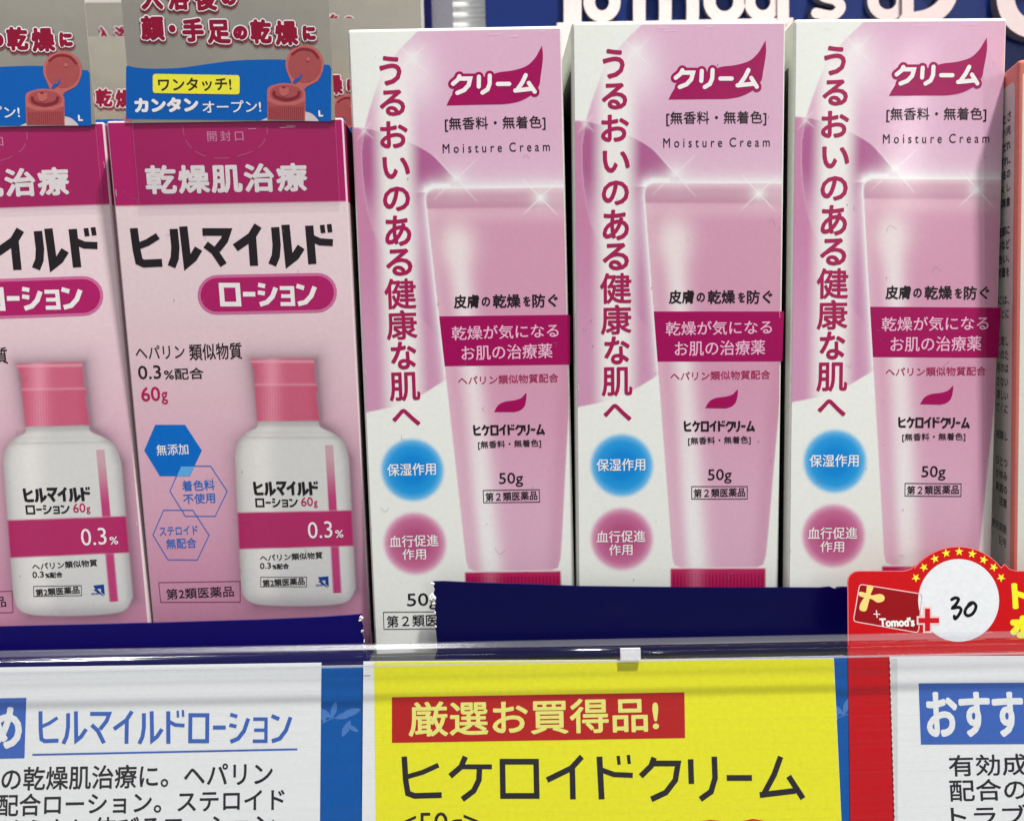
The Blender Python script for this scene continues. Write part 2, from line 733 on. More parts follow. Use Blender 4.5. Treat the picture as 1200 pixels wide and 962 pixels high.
# ------------------------------------------------------------------ cream boxes
CW, CD, CH = 50.0, 35.0, 150.0
XB = [(20, 757), (30, 756), (60, 727), (92, 706), (140, 688.7), (170, 682.8), (187, 682), (225, 684), (265, 692),
      (295, 705), (330, 722), (380, 752), (420, 790)]
ARC = [(640, 147), (672, 147), (690, 148.5), (715, 155), (740, 166), (760, 177.4), (775, 191), (785, 203.6),
       (790, 208), (800, 220)]
XBs = np.array(catmull([(b_, a_) for a_, b_ in XB], 8))
ARCs = np.array(catmull(ARC, 8))
TUBE = ([(755.6, 236), (756, 228), (759, 223), (765, 220.6)] +
        [(925, 220.6), (926, 300), (920, 420), (915, 462), (906, 560), (900, 630), (897.5, 655), (894, 666), (887, 669)] +
        [(797, 669), (790, 666), (787.5, 657), (780, 556), (770.5, 430), (762, 320)])


def cream_art(X, Y, U, V):
    C = np.ones(X.shape + (3,)) * np.clip(lin((224, 226, 220)) * INK, 0, 0.86)
    xb = np.interp(Y, XBs[:, 1], XBs[:, 0])
    ya = np.interp(X, ARCs[:, 0], ARCs[:, 1])
    ylow = np.interp(X, [670, 677, 710, 742, 770, 790], [483, 481.7, 475, 462, 445, 430])
    inA = np.clip(0.5 + (X - xb) / 2.2, 0, 1)
    inB = np.clip(0.5 + (Y - ya) / 1.4, 0, 1) * (X < 803)
    low = np.clip(0.5 + (ylow - Y) / 1.4, 0, 1)
    # pale pink inside the big disc, above the arc
    up = inA * (1 - inB)
    C = mixc(C, (208, 166, 190), up * low)
    C = mixc(C, (214, 182, 200), up * low * sm(Y, 150, 215) * 0.5)
    # mauve outside the disc, under the arc
    out = inB * (1 - inA) * low
    C = mixc(C, (190, 124, 160), out)
    C = mixc(C, (196, 142, 172), out * sm(Y, 260, 420))
    # deep mauve where the two overlap
    both = inB * inA * low
    C = mixc(C, (166, 88, 136), both)
    C = mixc(C, (196, 148, 176), both * np.maximum(sm(Y, 200, 270), 0))
    C = mixc(C, (186, 122, 160), both * np.exp(-((X - 745) / 22) ** 2) * sm(Y, 260, 340) * 0.8)
    C = mixc(C, (205, 160, 185), both * sm(Y, 390, 440) * 0.5)
    # white glow behind the vertical line of writing
    xc = np.interp(Y, [30, 80, 200, 480], [742, 723, 721, 722])
    g = 1 - sm(np.abs(X - xc), 9, 32)
    g *= sm(Y, 40, 90) * (1 - sm(Y, 470, 500)) * np.where(Y < 120, inA + (1 - inA) * 0.0, 1)
    C = mixc(C, (232, 228, 224), g * 0.93)
    g2 = np.exp(-((X - 748) / 26) ** 2 - ((Y - 85) / 40) ** 2) * inA
    C = mixc(C, (228, 216, 222), g2 * 0.8)
    # light along the tube's top and left edge
    tub, sd = cover(X, Y, TUBE, 0.7)
    d = np.maximum(-sd, 0)
    g = (1 - tub) * (Y < 475) * (X > 735) * (0.9 * np.exp(-(d / 5.0) ** 1.3) * (X < 785) + 0.95 * np.exp(-((d + 0) / 9.0) ** 1.4) * (Y < 225))
    C = mixc(C, (240, 236, 234), np.clip(g, 0, 1) * (Y > 150))
    # the tube
    xl = np.interp(Y, [220, 320, 430, 556, 657, 680], [755.5, 762, 770.5, 780, 787.5, 789])
    xr = np.interp(Y, [220, 300, 420, 462, 560, 655], [925, 926, 920, 915, 906, 897.5])
    T = np.ones(C.shape) * np.clip(lin((200, 145, 170)) * INK, 0, 0.86)
    T = mixc(T, (208, 164, 186), sm(Y, 430, 640))
    hx = (X - xl)
    hl = np.exp(-((hx - 30) / 14.0) ** 2) * (0.35 + 0.65 * sm(Y, 250, 300))
    T = mixc(T, (230, 222, 222), hl * 0.80 * sm(Y, 243, 300))
    T = mixc(T, (226, 212, 212), np.exp(-((X - 790) / 22) ** 2 - ((Y - 285) / 28) ** 2) * 0.85)
    T = mixc(T, (238, 232, 228), np.exp(-((hx - 26) / 9.0) ** 2) * sm(Y, 470, 640) * 0.75)
    T = mixc(T, (215, 180, 192), np.exp(-(hx / 9.0) ** 2) * 0.6)
    T = mixc(T, (178, 118, 146), np.exp(-((X - xr + 6) / 10.0) ** 2) * 0.35 * sm(Y, 300, 500))
    T = mixc(T, (222, 192, 200), np.exp(-((Y - 250) / 10) ** 2) * 0.35)
    cr = np.clip((243.5 - Y) / 1.8 + .5, 0, 1)
    T = mixc(T, (194, 150, 168), cr)
    T = mixc(T, (214, 182, 195), cr * np.exp(-((Y - 221) / 5) ** 2))
    T = mixc(T, (184, 132, 154), cr * np.exp(-((Y - 241) / 5) ** 2) * 0.6)
    T = mixc(T, (225, 205, 212), cr * sm(X, 880, 925) * 0.4)
    C = C * (1 - tub[..., None]) + T * tub[..., None]
    C = mixc(C, (244, 240, 238), (np.exp(-((sd + 0.9) / 0.9) ** 2) * (Y < 440) * 0.8))
    # four-pointed sparkles
    for (sx, sy, r, k, an) in ((745, 66, 27, 0.95, 46), (686, 151, 15, 0.8, 40), (791, 209, 38, 1.0, 48), (889, 232, 31, 1.2, 47)):
        dx, dy = X - sx, Y - sy
        rr = np.hypot(dx, dy)
        st = np.exp(-(rr / (r * 0.24)) ** 1.2) * 0.95
        for a in (RAD(an), RAD(an + 90)):
            al = np.abs(dx * math.cos(a) + dy * math.sin(a))
            pe = np.abs(-dx * math.sin(a) + dy * math.cos(a))
            st = np.maximum(st, np.clip(1 - al / r, 0, 1) ** 0.7 * np.exp(-(pe / 1.0) ** 2) * 0.9)
        C = mixc(C, (245, 240, 236), np.clip(st * k, 0, 1))
    # cap of the tube: narrow ribs
    cap = np.clip((Y - 670.3) / 1.6 + .5, 0, 1) * (Y < 741) * np.clip((X - 785.5) / 1.6 + .5, 0, 1) * np.clip((897 - X) / 1.6 + .5, 0, 1)
    rib = (0.5 + 0.5 * np.cos((X - 785.5) / 111.5 * 2 * math.pi * 27)) ** 1.5
    cc = np.ones(C.shape) * np.clip(lin((178, 30, 86)) * INK, 0, .86)
    cc = mixc(cc, (128, 6, 52), rib * 0.85 * (Y > 676))
    cc = mixc(cc, (205, 120, 150), np.exp(-((X - 815) / 9) ** 2) * 0.45)
    C = C * (1 - cap[..., None]) + cc * cap[..., None]
    # the two soft discs
    for (bx, by, cin, cmid, crim) in ((728.6, 550, (0, 128, 204), (30, 146, 212), (120, 186, 224)),
                                      (728.6, 636, (172, 76, 122), (186, 100, 140), (214, 168, 190))):
        rr = np.hypot(X - bx, (Y - by)) / 38.6
        m = 1 - sm(rr, 0.86, 1.03)
        D = np.ones(C.shape) * np.clip(lin(cin) * INK, 0, .86)
        D = mixc(D, cmid, sm(rr, 0.3, 0.75))
        D = mixc(D, crim, sm(rr, 0.68, 1.0))
        C = C * (1 - m[..., None]) + D * m[..., None]
    return C


def make_cream():
    root = empty('cream_box', (0, 0, 0))
    P = Place(CW, CD, CH)
    block('carton', -CW / 2, CW / 2, -CD / 2, CD / 2, 0, CH, M_CARD, root, bev=0.8, place=P)
    sheet('front_print', CW, CH, 0.5, CW - 0.5, 0.9, CH - 0.6, 0.26, cream_art, H_CREAM, M_ART, root, P)
    # vertical line
    a = Ink(H_CREAM, 2)
    col = [('う', 706, 63, 732, 98), ('る', 705, 103, 735, 134), ('お', 704, 140, 737, 172), ('い', 706, 182, 738, 208),
           ('の', 705, 217, 737, 246), ('あ', 706, 251, 737, 287), ('る', 706, 290, 737, 322), ('健', 703, 325, 740, 361),
           ('康', 704, 362, 740, 397), ('な', 708, 399, 738, 432), ('肌', 705, 435, 741, 469), ('へ', 707, 478, 740, 498)]
    for ch, x0, y0, x1, y1 in col:
        a.text(ch, x0, y0, x1, y1, bold=0.20 if ch not in '健康肌' else 0.15)
    a.build('slogan_lettering', M_ROSE, root, P)
    # ribbon emblem
    top = catmull([(826 - 0, 90), (835, 87.5), (846, 84), (862, 82), (878, 77), (888, 68), (893, 60), (897, 53)], 4)
    right = catmull([(897, 53), (897.5, 68), (894, 90), (892, 100), (884, 110), (870, 118), (853, 121.5), (830, 122), (783, 122.5)], 4)
    left = catmull([(783, 122.5), (788, 113), (797, 100), (806, 90)], 3)
    b = Ink(H_CREAM, 1.5)
    b.poly(top + right[1:] + left[1:])
    b.tick()
    b.t = 3
    b.kana('クリーム', 791, 88, 888, 108, w=0.60, gap=0.26, rnd=True, shear=0.05)
    b.build('ribbon_emblem', M_MAG, root, P)
    c = Ink(H_CREAM, 3)
    c.kana('クリーム', 791, 88, 888, 108, w=0.25, gap=0.26, rnd=True, shear=0.05)
    c.build('emblem_lettering', M_WHITE, root, P)
    d = Ink(H_CREAM, 2)
    d.text('[無香料・無着色]', 780.5, 136, 898, 153, bold=0.035, n=6, gap=0.02)
    d.text('Moisture Cream', 777, 167, 902, 178, bold=0.015, n=4, gap=0.30)
    d.build('scent_lettering', M_BLACK, root, P)
    d = Ink(H_CREAM, 2)
    # tube wording
    d.text('皮膚', 783.5, 345, 813.5, 361, bold=0.09)
    d.text('の', 816, 348, 826, 359, bold=0.09)
    d.text('乾燥', 829, 345, 861.5, 361, bold=0.09)
    d.text('を', 864.5, 347.5, 873, 359.5, bold=0.09)
    d.text('防ぐ', 875, 345, 905, 361, bold=0.09)
    d.build('claim_lettering', M_BLACK, root, P)
    d = Ink(H_CREAM, 2)
    d.kana('ヒケロイドクリーム', 801, 498, 884, 510, w=0.20, gap=0.11)
    d.text('[無香料・無着色]', 806, 516, 879.5, 526, bold=0.035, n=5, gap=0.02)
    d.text('50g', 829, 554, 857, 571, bold=0.03, n=5)
    d.text('第２類医薬品', 812.5, 576.5, 873, 587, bold=0.04, n=5)
    d.frame(810.2, 574.4, 875.4, 588.9, 0.17)
    d.build('tube_lettering', M_BLACK, root, P)
    d = Ink(H_CREAM, 2)
    # small print at the foot of the white half
    d.text('50g', 717, 694, 754, 713.5, bold=0.03, n=5)
    d.text('第２類医薬品', 692.5, 719, 781, 733, bold=0.04, n=5)
    d.frame(689, 716, 785, 736, 0.17)
    d.build('foot_lettering', M_BLACK, root, P)
    e = Ink(H_CREAM, 1.4)
    e.poly([(766, 370), (918.6, 370), (916.5, 428.4), (770.5, 428.6)])
    e.build('claim_band', M_MAG, root, P)
    f = Ink(H_CREAM, 2.5)
    f.text('乾燥が気になる', 780, 381, 904.5, 397.5, bold=0.035, n=6)
    f.text('お肌の治療薬', 790.5, 404, 896.5, 421.5, bold=0.035, n=6)
    f.build('band_lettering', M_BAND_TXT, root, P)
    g = Ink(H_CREAM, 2)
    g.text('ヘパリン類似物質配合', 785.5, 439.5, 902.5, 450, bold=0.03, n=5)
    g.build('ingredient_lettering', M_ROSE, root, P)
    h = Ink(H_CREAM, 1.5)
    lt = catmull([(826, 483), (831, 475), (839, 471), (850, 469.5), (858, 467), (862, 463), (864.5, 461)], 4)
    lb = catmull([(864.5, 461), (864, 468), (862, 476), (857, 481), (850, 483.3)], 4)
    h.poly(lt + lb[1:])
    h.build('leaf_emblem', M_MAG, root, P)
    k = Ink(H_CREAM, 2)
    k.text('保湿作用', 699, 542, 756, 556.5, bold=0.04, n=5)
    k.build('blue_disc_lettering', M_WHITE, root, P)
    k = Ink(H_CREAM, 2)
    k.text('血行促進', 699, 626, 756, 640, bold=0.03, n=5)
    k.text('作用', 713.5, 642, 741, 655, bold=0.03, n=5)
    k.build('pink_disc_lettering', M_WHITE, root, P)
    # wording down the side, only its edge shows in the gaps between boxes
    class Side(Place):
        bow = 0

        def __call__(self, V):
            return np.column_stack([np.full(len(V), self.W / 2) + V[:, 2], -self.D / 2 + V[:, 0], self.H - V[:, 1]]) * MM
    S = Side(CW, CD, CH)
    S.front = Vector((1, 0, 0))
    q = Ink(None, 1)
    rs = random.Random(4)
    v = 12.0
    small = ['乾燥肌の治療薬', 'ヘパリン類似物質', '使用上の注意', '保湿作用', '血行促進作用', '第２類医薬品']
    while v < 142:
        wd = small[rs.randrange(6)]
        u = 2.2 + rs.choice((0, 0, 0, 1.7, 3.4))
        q.text(wd, u, v, u + 1.75 * len(wd), v + 1.7, bold=0.07, n=5)
        v += rs.choice((2.1, 2.1, 2.1, 2.4, 5.0))
    q.build('side_lettering', M_BLACK, root, S)
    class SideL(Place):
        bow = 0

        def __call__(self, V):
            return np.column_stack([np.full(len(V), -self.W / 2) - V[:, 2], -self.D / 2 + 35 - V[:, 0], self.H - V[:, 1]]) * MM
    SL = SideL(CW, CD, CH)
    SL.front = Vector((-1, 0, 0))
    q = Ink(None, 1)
    q.poly_uv([(1.5, 10), (31.6, 10), (31.6, CH - 3), (1.5, CH - 3)])  # gap shade painted as a dark field on the carton's left side
    q.build('left_gap_shade', mat('gap_shade_colour', ink(44, 40, 44), rough=.45), root, SL)
    return root


def put(root, base, eul, D):
    """stand a carton with the middle of its front foot at base"""
    R = Euler([RAD(a) for a in eul]).to_matrix()
    o = R @ Vector((0, D / 2, 0))
    root.location = (Vector(base) + o) * MM
    root.rotation_euler = [RAD(a) for a in eul]


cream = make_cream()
tag(cream, 'pink and white cream carton beside the lotion cartons, the small print at its foot uncovered', 'box',
    'upright pink and white cream cartons')
put(cream, (-10.24, 3.37, 0), (-0.261, -0.442, 1.596), CD)
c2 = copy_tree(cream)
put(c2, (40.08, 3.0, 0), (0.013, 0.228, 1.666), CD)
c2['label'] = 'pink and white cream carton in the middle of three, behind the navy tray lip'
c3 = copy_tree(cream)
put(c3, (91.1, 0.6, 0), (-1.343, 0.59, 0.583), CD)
c3['label'] = 'pink and white cream carton behind the red points card, shaded along its right edge'

def scuffs(root, W, D, H, seed, n, m, nl):
    r_ = random.Random(seed)
    q = Ink(None, 4)
    for _ in range(n):
        u, v = r_.uniform(2, W - 2), r_.uniform(3, H - 12)
        q.tick()
        k = r_.random()
        if k < .55:
            a = r_.uniform(.06, .16)
            q.poly_uv([(u + a * math.cos(t) * r_.uniform(.6, 1.5), v + a * math.sin(t)) for t in np.linspace(0, 5.2, 6)])
        else:
            a = r_.uniform(0, 6.3)
            L_ = r_.uniform(.5, 1.8)
            q.stroke_uv(catmull([(u, v), (u + L_ * math.cos(a), v + L_ * math.sin(a)), (u + L_ * 1.5 * math.cos(a + .9), v + L_ * 1.5 * math.sin(a + .9))], 4), 0.05)
    q.build('dust_specks', m, root, Place(W, D, H))['kind'] = 'stuff'
    q = Ink(None, 4)
    for _ in range(nl // 3):
        side = r_.random() < .5
        v = r_.uniform(2, H - 20)
        u = (0.75 if side else W - 0.75) + r_.uniform(-.1, .1)
        q.tick()
        q.stroke_uv([(u, v), (u + r_.uniform(-.1, .1), v + r_.uniform(.4, 1.6))], r_.uniform(.05, .11))
    for _ in range(3):
        u, v = r_.uniform(5, W - 5), r_.uniform(1.3, 2.4)
        q.tick()
        q.stroke_uv([(u, v), (u + r_.uniform(1, 4), v + r_.uniform(-.1, .1))], 0.06)
    q.build('worn_edges', M_WORN, root, Place(W, D, H))['kind'] = 'stuff'


M_DUST = mat('dust_grey', ink(128, 112, 118), rough=0.7)
M_WORN = mat('worn_card', ink(226, 214, 216), rough=0.6)
scuffs(cream, CW, CD, CH, 21, 22, M_DUST, 12)
scuffs(c2, CW, CD, CH, 22, 18, M_DUST, 10)
scuffs(c3, CW, CD, CH, 23, 20, M_DUST, 12)

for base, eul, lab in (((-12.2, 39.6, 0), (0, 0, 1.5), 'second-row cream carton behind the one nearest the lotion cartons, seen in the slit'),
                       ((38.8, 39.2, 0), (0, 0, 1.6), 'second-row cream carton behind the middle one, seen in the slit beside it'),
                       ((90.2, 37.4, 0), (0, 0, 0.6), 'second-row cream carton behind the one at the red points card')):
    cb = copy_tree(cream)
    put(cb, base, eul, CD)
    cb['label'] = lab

# ------------------------------------------------------------------ lotion boxes
LW, LD, LH = 53.25, 26.0, 129.0
L_MAG = mat('lotion_magenta_ink', ink(166, 28, 96, 1.12), rough=0.4, wave=0.10)
L_BLACK = mat('lotion_black_ink', ink(34, 28, 32), rough=0.4, wave=0.10)
L_WHITE = mat('lotion_white_ink', ink(228, 216, 216, 1.2), rough=0.4, wave=0.10)
L_BLUE = mat('lotion_blue_ink', ink(0, 100, 186, 1.2), rough=0.4, wave=0.10)
L_LBLUE = mat('pale_blue_ink', ink(90, 160, 215, 1.2), rough=0.4, wave=0.10)
L_RED = mat('lotion_crimson_ink', ink(170, 20, 80, 1.2), rough=0.4, wave=0.10)
BOT = (catmull([(302, 494), (301, 501), (290, 507), (279, 519), (275.6, 536)], 4) + [(282.6, 681)] +
       catmull([(282.6, 682), (286, 698), (297.7, 706.7), (320, 709.3), (358, 709.9), (394, 708), (409, 703), (416.8, 690)], 4) +
       [(409, 541)] + catmull([(408.5, 536), (403, 519), (391, 508), (376, 501), (374, 494)], 4))
CAP = [(292, 421.4), (330, 420), (368, 420.3), (369.5, 450), (371.8, 452), (372, 459), (370.5, 461), (374.7, 492.6),
       (301.5, 494), (298.6, 450), (298, 434), (295, 428)]


def lotion_art(X, Y, U, V):
    C = np.ones(X.shape + (3,)) * np.clip(lin((224, 203, 207)) * INK, 0, 0.86)
    C = mixc(C, (206, 152, 176), sm(V, 22, 108) * 0.97)
    C = mixc(C, (192, 126, 156), sm(V, 86, 126) * 0.7)
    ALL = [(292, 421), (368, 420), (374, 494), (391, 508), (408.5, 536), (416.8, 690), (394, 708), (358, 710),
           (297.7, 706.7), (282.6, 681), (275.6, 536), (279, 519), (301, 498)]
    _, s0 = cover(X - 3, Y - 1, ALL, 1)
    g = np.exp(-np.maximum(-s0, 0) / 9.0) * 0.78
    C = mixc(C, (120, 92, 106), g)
    bot, sb = cover(X, Y, BOT, 0.7)
    B = np.ones(C.shape) * np.clip(lin((204, 204, 202)) * INK, 0, .86)
    xl = np.interp(Y, [494, 519, 536, 690], [302, 279, 275.6, 283])
    xr = np.interp(Y, [494, 519, 541, 690], [374, 403, 409, 416.8])
    t = (X - xl) / (xr - xl)
    B = mixc(B, (168, 162, 162), np.exp(-(t / 0.05) ** 2) * 0.8)
    B = mixc(B, (226, 222, 218), np.exp(-((t - 0.22) / 0.12) ** 2) * 0.8)
    B = mixc(B, (160, 154, 156), np.exp(-((1 - t) / 0.05) ** 2) * 0.8)
    B = mixc(B, (172, 166, 166), np.exp(-np.abs(Y - 513) / 1.2) * 0.7 * (t > 0.03) * (t < 0.97))
    B = mixc(B, (150, 144, 146), np.exp(-((Y - 496) / 5.0) ** 2) * 0.6)
    B = mixc(B, (168, 160, 164), sm(Y, 692, 710) * 0.7)
    B = mixc(B, (190, 186, 184), np.exp(-((Y - 507) / 3.0) ** 2) * 0.5)
    # horizontal magenta band and vertical bar printed on the bottle
    yb0 = 600.5 - (X - 280) * 0.0184
    band = np.clip((Y - yb0) / 1.6 + .5, 0, 1) * np.clip((643.3 - (X - 283) * 0.0275 - Y) / 1.6 + .5, 0, 1)
    B = mixc(B, (170, 18, 92), band * 0.97)
    bx = np.interp(Y, [522, 694.6], [385.6, 395.4])
    bar = np.clip((5.2 - np.abs(X - bx)) / 0.8, 0, 1) * (Y > 522) * (Y < 694.6) * (1 - band)
    B = mixc(B, (180, 36, 108), bar * (0.45 + 0.5 * sm(Y, 525, 590)))
    C = C * (1 - bot[..., None]) + B * bot[..., None]
    cap, sc = cover(X, Y, CAP, 0.7)
    P = np.ones(C.shape) * np.clip(lin((196, 96, 122)) * INK, 0, .86)
    tt = (X - 298) / 74
    P = mixc(P, (232, 150, 170), np.exp(-((tt - 0.28) / 0.14) ** 2) * 0.7)
    P = mixc(P, (184, 78, 106), np.exp(-((tt - 1) / 0.10) ** 2) * 0.7 + np.exp(-(tt / 0.05) ** 2) * 0.5)
    rib = (0.5 + 0.5 * np.cos(tt * 2 * math.pi * 24)) * (Y > 453)
    P = mixc(P, (184, 72, 102), rib * 0.42)
    P = mixc(P, (240, 180, 192), np.exp(-((Y - 424) / 1.6) ** 2) * 0.5 + np.exp(-((Y - 451) / 1.2) ** 2) * 0.35)
    C = C * (1 - cap[..., None]) + P * cap[..., None]
    # magenta head band
    hb = np.clip(0.5 + (18.93 - V) / 0.3, 0, 1)
    C = C * (1 - hb[..., None]) + np.clip(lin((166, 28, 96)) * 1.12, 0, .86) * hb[..., None]
    # torn-open tab line: pale cut dashes
    def arcd(x):
        return 188 - 33 * np.clip(1 - np.abs((x - 263.5) / 48.5) ** 2.6, 0, 1) * -1
    return C


def make_lotion():
    root = empty('lotion_box', (0, 0, 0))
    P = Place(LW, LD, LH)
    m_side = mat('lotion_carton', ink(214, 196, 200), rough=0.45)
    block('carton', -LW / 2, LW / 2, -LD / 2, LD / 2, 0, LH, m_side, root, bev=0.6, place=P)
    # head band goes round the side of the carton
    bmap = mat('side_band_ink', ink(158, 30, 92, 1.2), rough=0.4)
    link_mesh('side_band', [(LW / 2 * MM + 2e-5, (-LD / 2 + .5) * MM, (LH - .6) * MM), (LW / 2 * MM + 2e-5, (LD / 2 - .5) * MM, (LH - .6) * MM),
                            (LW / 2 * MM + 2e-5, (LD / 2 - .5) * MM, (LH - 18.9) * MM), (LW / 2 * MM + 2e-5, (-LD / 2 + .5) * MM, (LH - 18.9) * MM)],
              [(3, 2, 1, 0)], bmap, root)
    m_art = mat('printed_lotion_card', (1, 1, 1), rough=0.42, vcol=True, vary=0.032, bump=0.16, wave=0.10)
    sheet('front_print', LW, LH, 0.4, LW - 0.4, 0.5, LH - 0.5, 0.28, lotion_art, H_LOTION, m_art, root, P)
    a = Ink(H_LOTION, 2)
    a.text('乾燥肌治療', 171, 193, 361, 227, bold=0.24, n=10, gap=0.05)
    a.build('band_lettering', L_WHITE, root, P)
    # half-moon opening tab, scored into the band
    t = Ink(H_LOTION, 1.5)
    arc = catmull([(214.5, 149), (216, 160), (221, 170), (229, 178), (242, 184), (260, 186.5), (278, 184), (296, 178), (308, 169), (313, 158), (313, 149)], 4)
    n = len(arc)
    for i0 in range(0, n - 4, 6):
        t.stroke(arc[i0:i0 + 5], 0.16)
    t.build('tab_perforation', mat('scored_card', ink(190, 90, 138), rough=.6), root, P)
    t2 = Ink(H_LOTION, 1.6)
    t2.text('開封口', 243, 154, 285.5, 166.5, bold=0.03, n=4, gap=0.22)
    t2.build('tab_lettering', mat('tab_ink', ink(205, 130, 165), rough=.45), root, P)
    b = Ink(H_LOTION, 2)
    KX = [('ヒ', 152, 268, 190, 313), ('ル', 194, 266, 234, 313), ('マ', 235.5, 269, 271.5, 312), ('イ', 273, 265, 310, 312),
          ('ル', 312, 264, 354, 311), ('ド', 356.5, 265, 392, 310)]
    for ch, x0, y0, x1, y1 in KX:
        b.kana(ch, x0 + 3, y0, x1 - 1, y1, w=0.205)
    b.build('product_lettering', L_BLACK, root, P)
    c = Ink(H_LOTION, 1.5)
    # pill with its paler rim
    def pill(x0, y0, x1, y1, slope=-0.02, n=12):
        r = (y1 - y0) / 2
        cy = (y0 + y1) / 2
        L = [(x0 + r + r * math.cos(a), cy + r * math.sin(a) - slope * -(0)) for a in np.linspace(math.pi / 2, 3 * math.pi / 2, n)]
        R = [(x1 - r + r * math.cos(a), cy + r * math.sin(a)) for a in np.linspace(-math.pi / 2, math.pi / 2, n)]
        return [(x, y + slope * (x - (x0 + x1) / 2)) for x, y in L + R]
    c.poly(pill(232, 321.5, 395, 368))
    c.build('pill_rim', mat('pill_rim_ink', ink(196, 104, 148), rough=.42), root, P)
    c = Ink(H_LOTION, 2)
    c.poly(pill(235.5, 325, 391.5, 364.5))
    c.build('pill_panel', L_MAG, root, P)
    c = Ink(H_LOTION, 3)
    c.kana('ローション', 258, 331.5, 370, 359, w=0.20, gap=0.10)
    c.build('pill_lettering', L_WHITE, root, P)
    d = Ink(H_LOTION, 2)
    d.text('ヘパリン', 159, 405, 217, 421, bold=0.03, n=5)
    d.text('類似物質', 222, 402.5, 284, 422, bold=0.045, n=5)
    d.text('0.3', 162, 428.5, 189, 444.5, bold=0.04, n=5)
    d.text('%配合', 192.5, 431.5, 239, 445, bold=0.045, n=5)
    d.build('ingredient_lettering', L_BLACK, root, P)
    d = Ink(H_LOTION, 2)
    # wording on the bottle picture
    d.kana('ヒルマイルド', 297.5, 564.5, 373, 580, w=0.21, gap=0.09)
    d.kana('ローション', 299.5, 583.5, 349, 594, w=0.19, gap=0.09)
    d.text('ヘパリン類似物質', 305, 648, 378.5, 656, bold=0.04, n=5)
    d.text('0.3', 305, 659, 318, 666, bold=0.04, n=4)
    d.text('%配合', 319.5, 660, 339, 666.5, bold=0.06, n=4)
    d.text('第2類医薬品', 308, 677.5, 357.5, 686, bold=0.045, n=5)
    d.frame(306, 675.7, 359.5, 687, 0.14)
    d.build('bottle_lettering', L_BLACK, root, P)
    d = Ink(H_LOTION, 2)
    d.text('第2類医薬品', 195, 688, 274.5, 700.5, bold=0.03, n=4)
    d.build('class_lettering', L_BLACK, root, P)
    d = Ink(H_LOTION, 2)
    d.stroke([(186.2, 682.5), (281.7, 680.7), (281.9, 704.9), (188.6, 705.5)], 0.16, closed=True)
    d.build('class_frame', mat('rose_line_ink', ink(120, 50, 80), rough=.42), root, P)
    e = Ink(H_LOTION, 2)
    e.text('60', 165.5, 453.5, 188, 470.5, bold=0.06, n=6)
    e.text('g', 189.5, 459.5, 197, 474, bold=0.045, n=6)
    e.build('weight_lettering', L_RED, root, P)
    e = Ink(H_LOTION, 2)
    e.text('60', 353, 582.5, 367, 593, bold=0.03, n=5)
    e.text('g', 368, 587, 372.5, 595, bold=0.03, n=5)
    e.build('bottle_weight_lettering', L_RED, root, P)
    e = Ink(H_LOTION, 2.6)
    e.text('0.3', 361, 611, 389.5, 630.5, bold=0.01, n=5)
    e.text('%', 393, 621, 402.5, 630, bold=0.04, n=5)
    e.build('strength_lettering', L_WHITE, root, P)
    # maker's small blue mark on the bottle
    e = Ink(H_LOTION, 2)
    e.poly([(373, 676), (385, 675), (385.5, 687), (381.5, 683.5), (381.5, 679.5), (375, 680)])
    e.poly([(373, 680.5), (377, 680), (385, 688.5), (378, 684.5)])
    e.text('KENEI', 370.5, 684.3, 378.5, 686.4, bold=0.02, n=4)
    e.build('maker_mark', mat('mark_blue_ink', ink(20, 60, 140), rough=.42), root, P)
    # hexagons
    def hexa(cx, cy, hw, hh, sh=3.0):
        return [(cx - hw, cy), (cx - hw * .62, cy - hh), (cx + hw * .42, cy - hh), (cx + hw, cy), (cx + hw * .58, cy + hh), (cx - hw * .46, cy + hh)]
    f = Ink(H_LOTION, 1.5)
    f.poly(hexa(203, 528, 33.8, 30))
    f.build('blue_hexagon', L_BLUE, root, P)
    f = Ink(H_LOTION, 1.7)
    hx = hexa(233, 575.5, 33.6, 29.3)
    # paler blue where the outlined hexagon crosses the filled one
    f.poly([(212.5, 546.8), (228, 546.5), (222, 558), (207, 558)])
    f.build('hexagon_overlap', L_LBLUE, root, P)
    f = Ink(H_LOTION, 2)
    f.stroke(hx, 0.20, closed=True)
    f.tick()
    f.t = 2
    f.stroke(hexa(212.4, 626.8, 33, 29), 0.20, closed=True)
    f.text('着色料', 213.5, 562.5, 252, 575, bold=0.03, n=5)
    f.text('不使用', 215, 578, 252.5, 590, bold=0.03, n=5)
    f.text('ステロイド', 187, 616.5, 232, 627, bold=0.03, n=5)
    f.text('無配合', 195, 630.5, 230.5, 642.5, bold=0.03, n=5)
    f.build('outlined_hexagon', L_BLUE, root, P)
    f = Ink(H_LOTION, 2.4)
    f.text('無添加', 183.5, 520.5, 221, 533.5, bold=0.03, n=5)
    f.build('hexagon_lettering', L_WHITE, root, P)
    make_header(root, P)
    return root


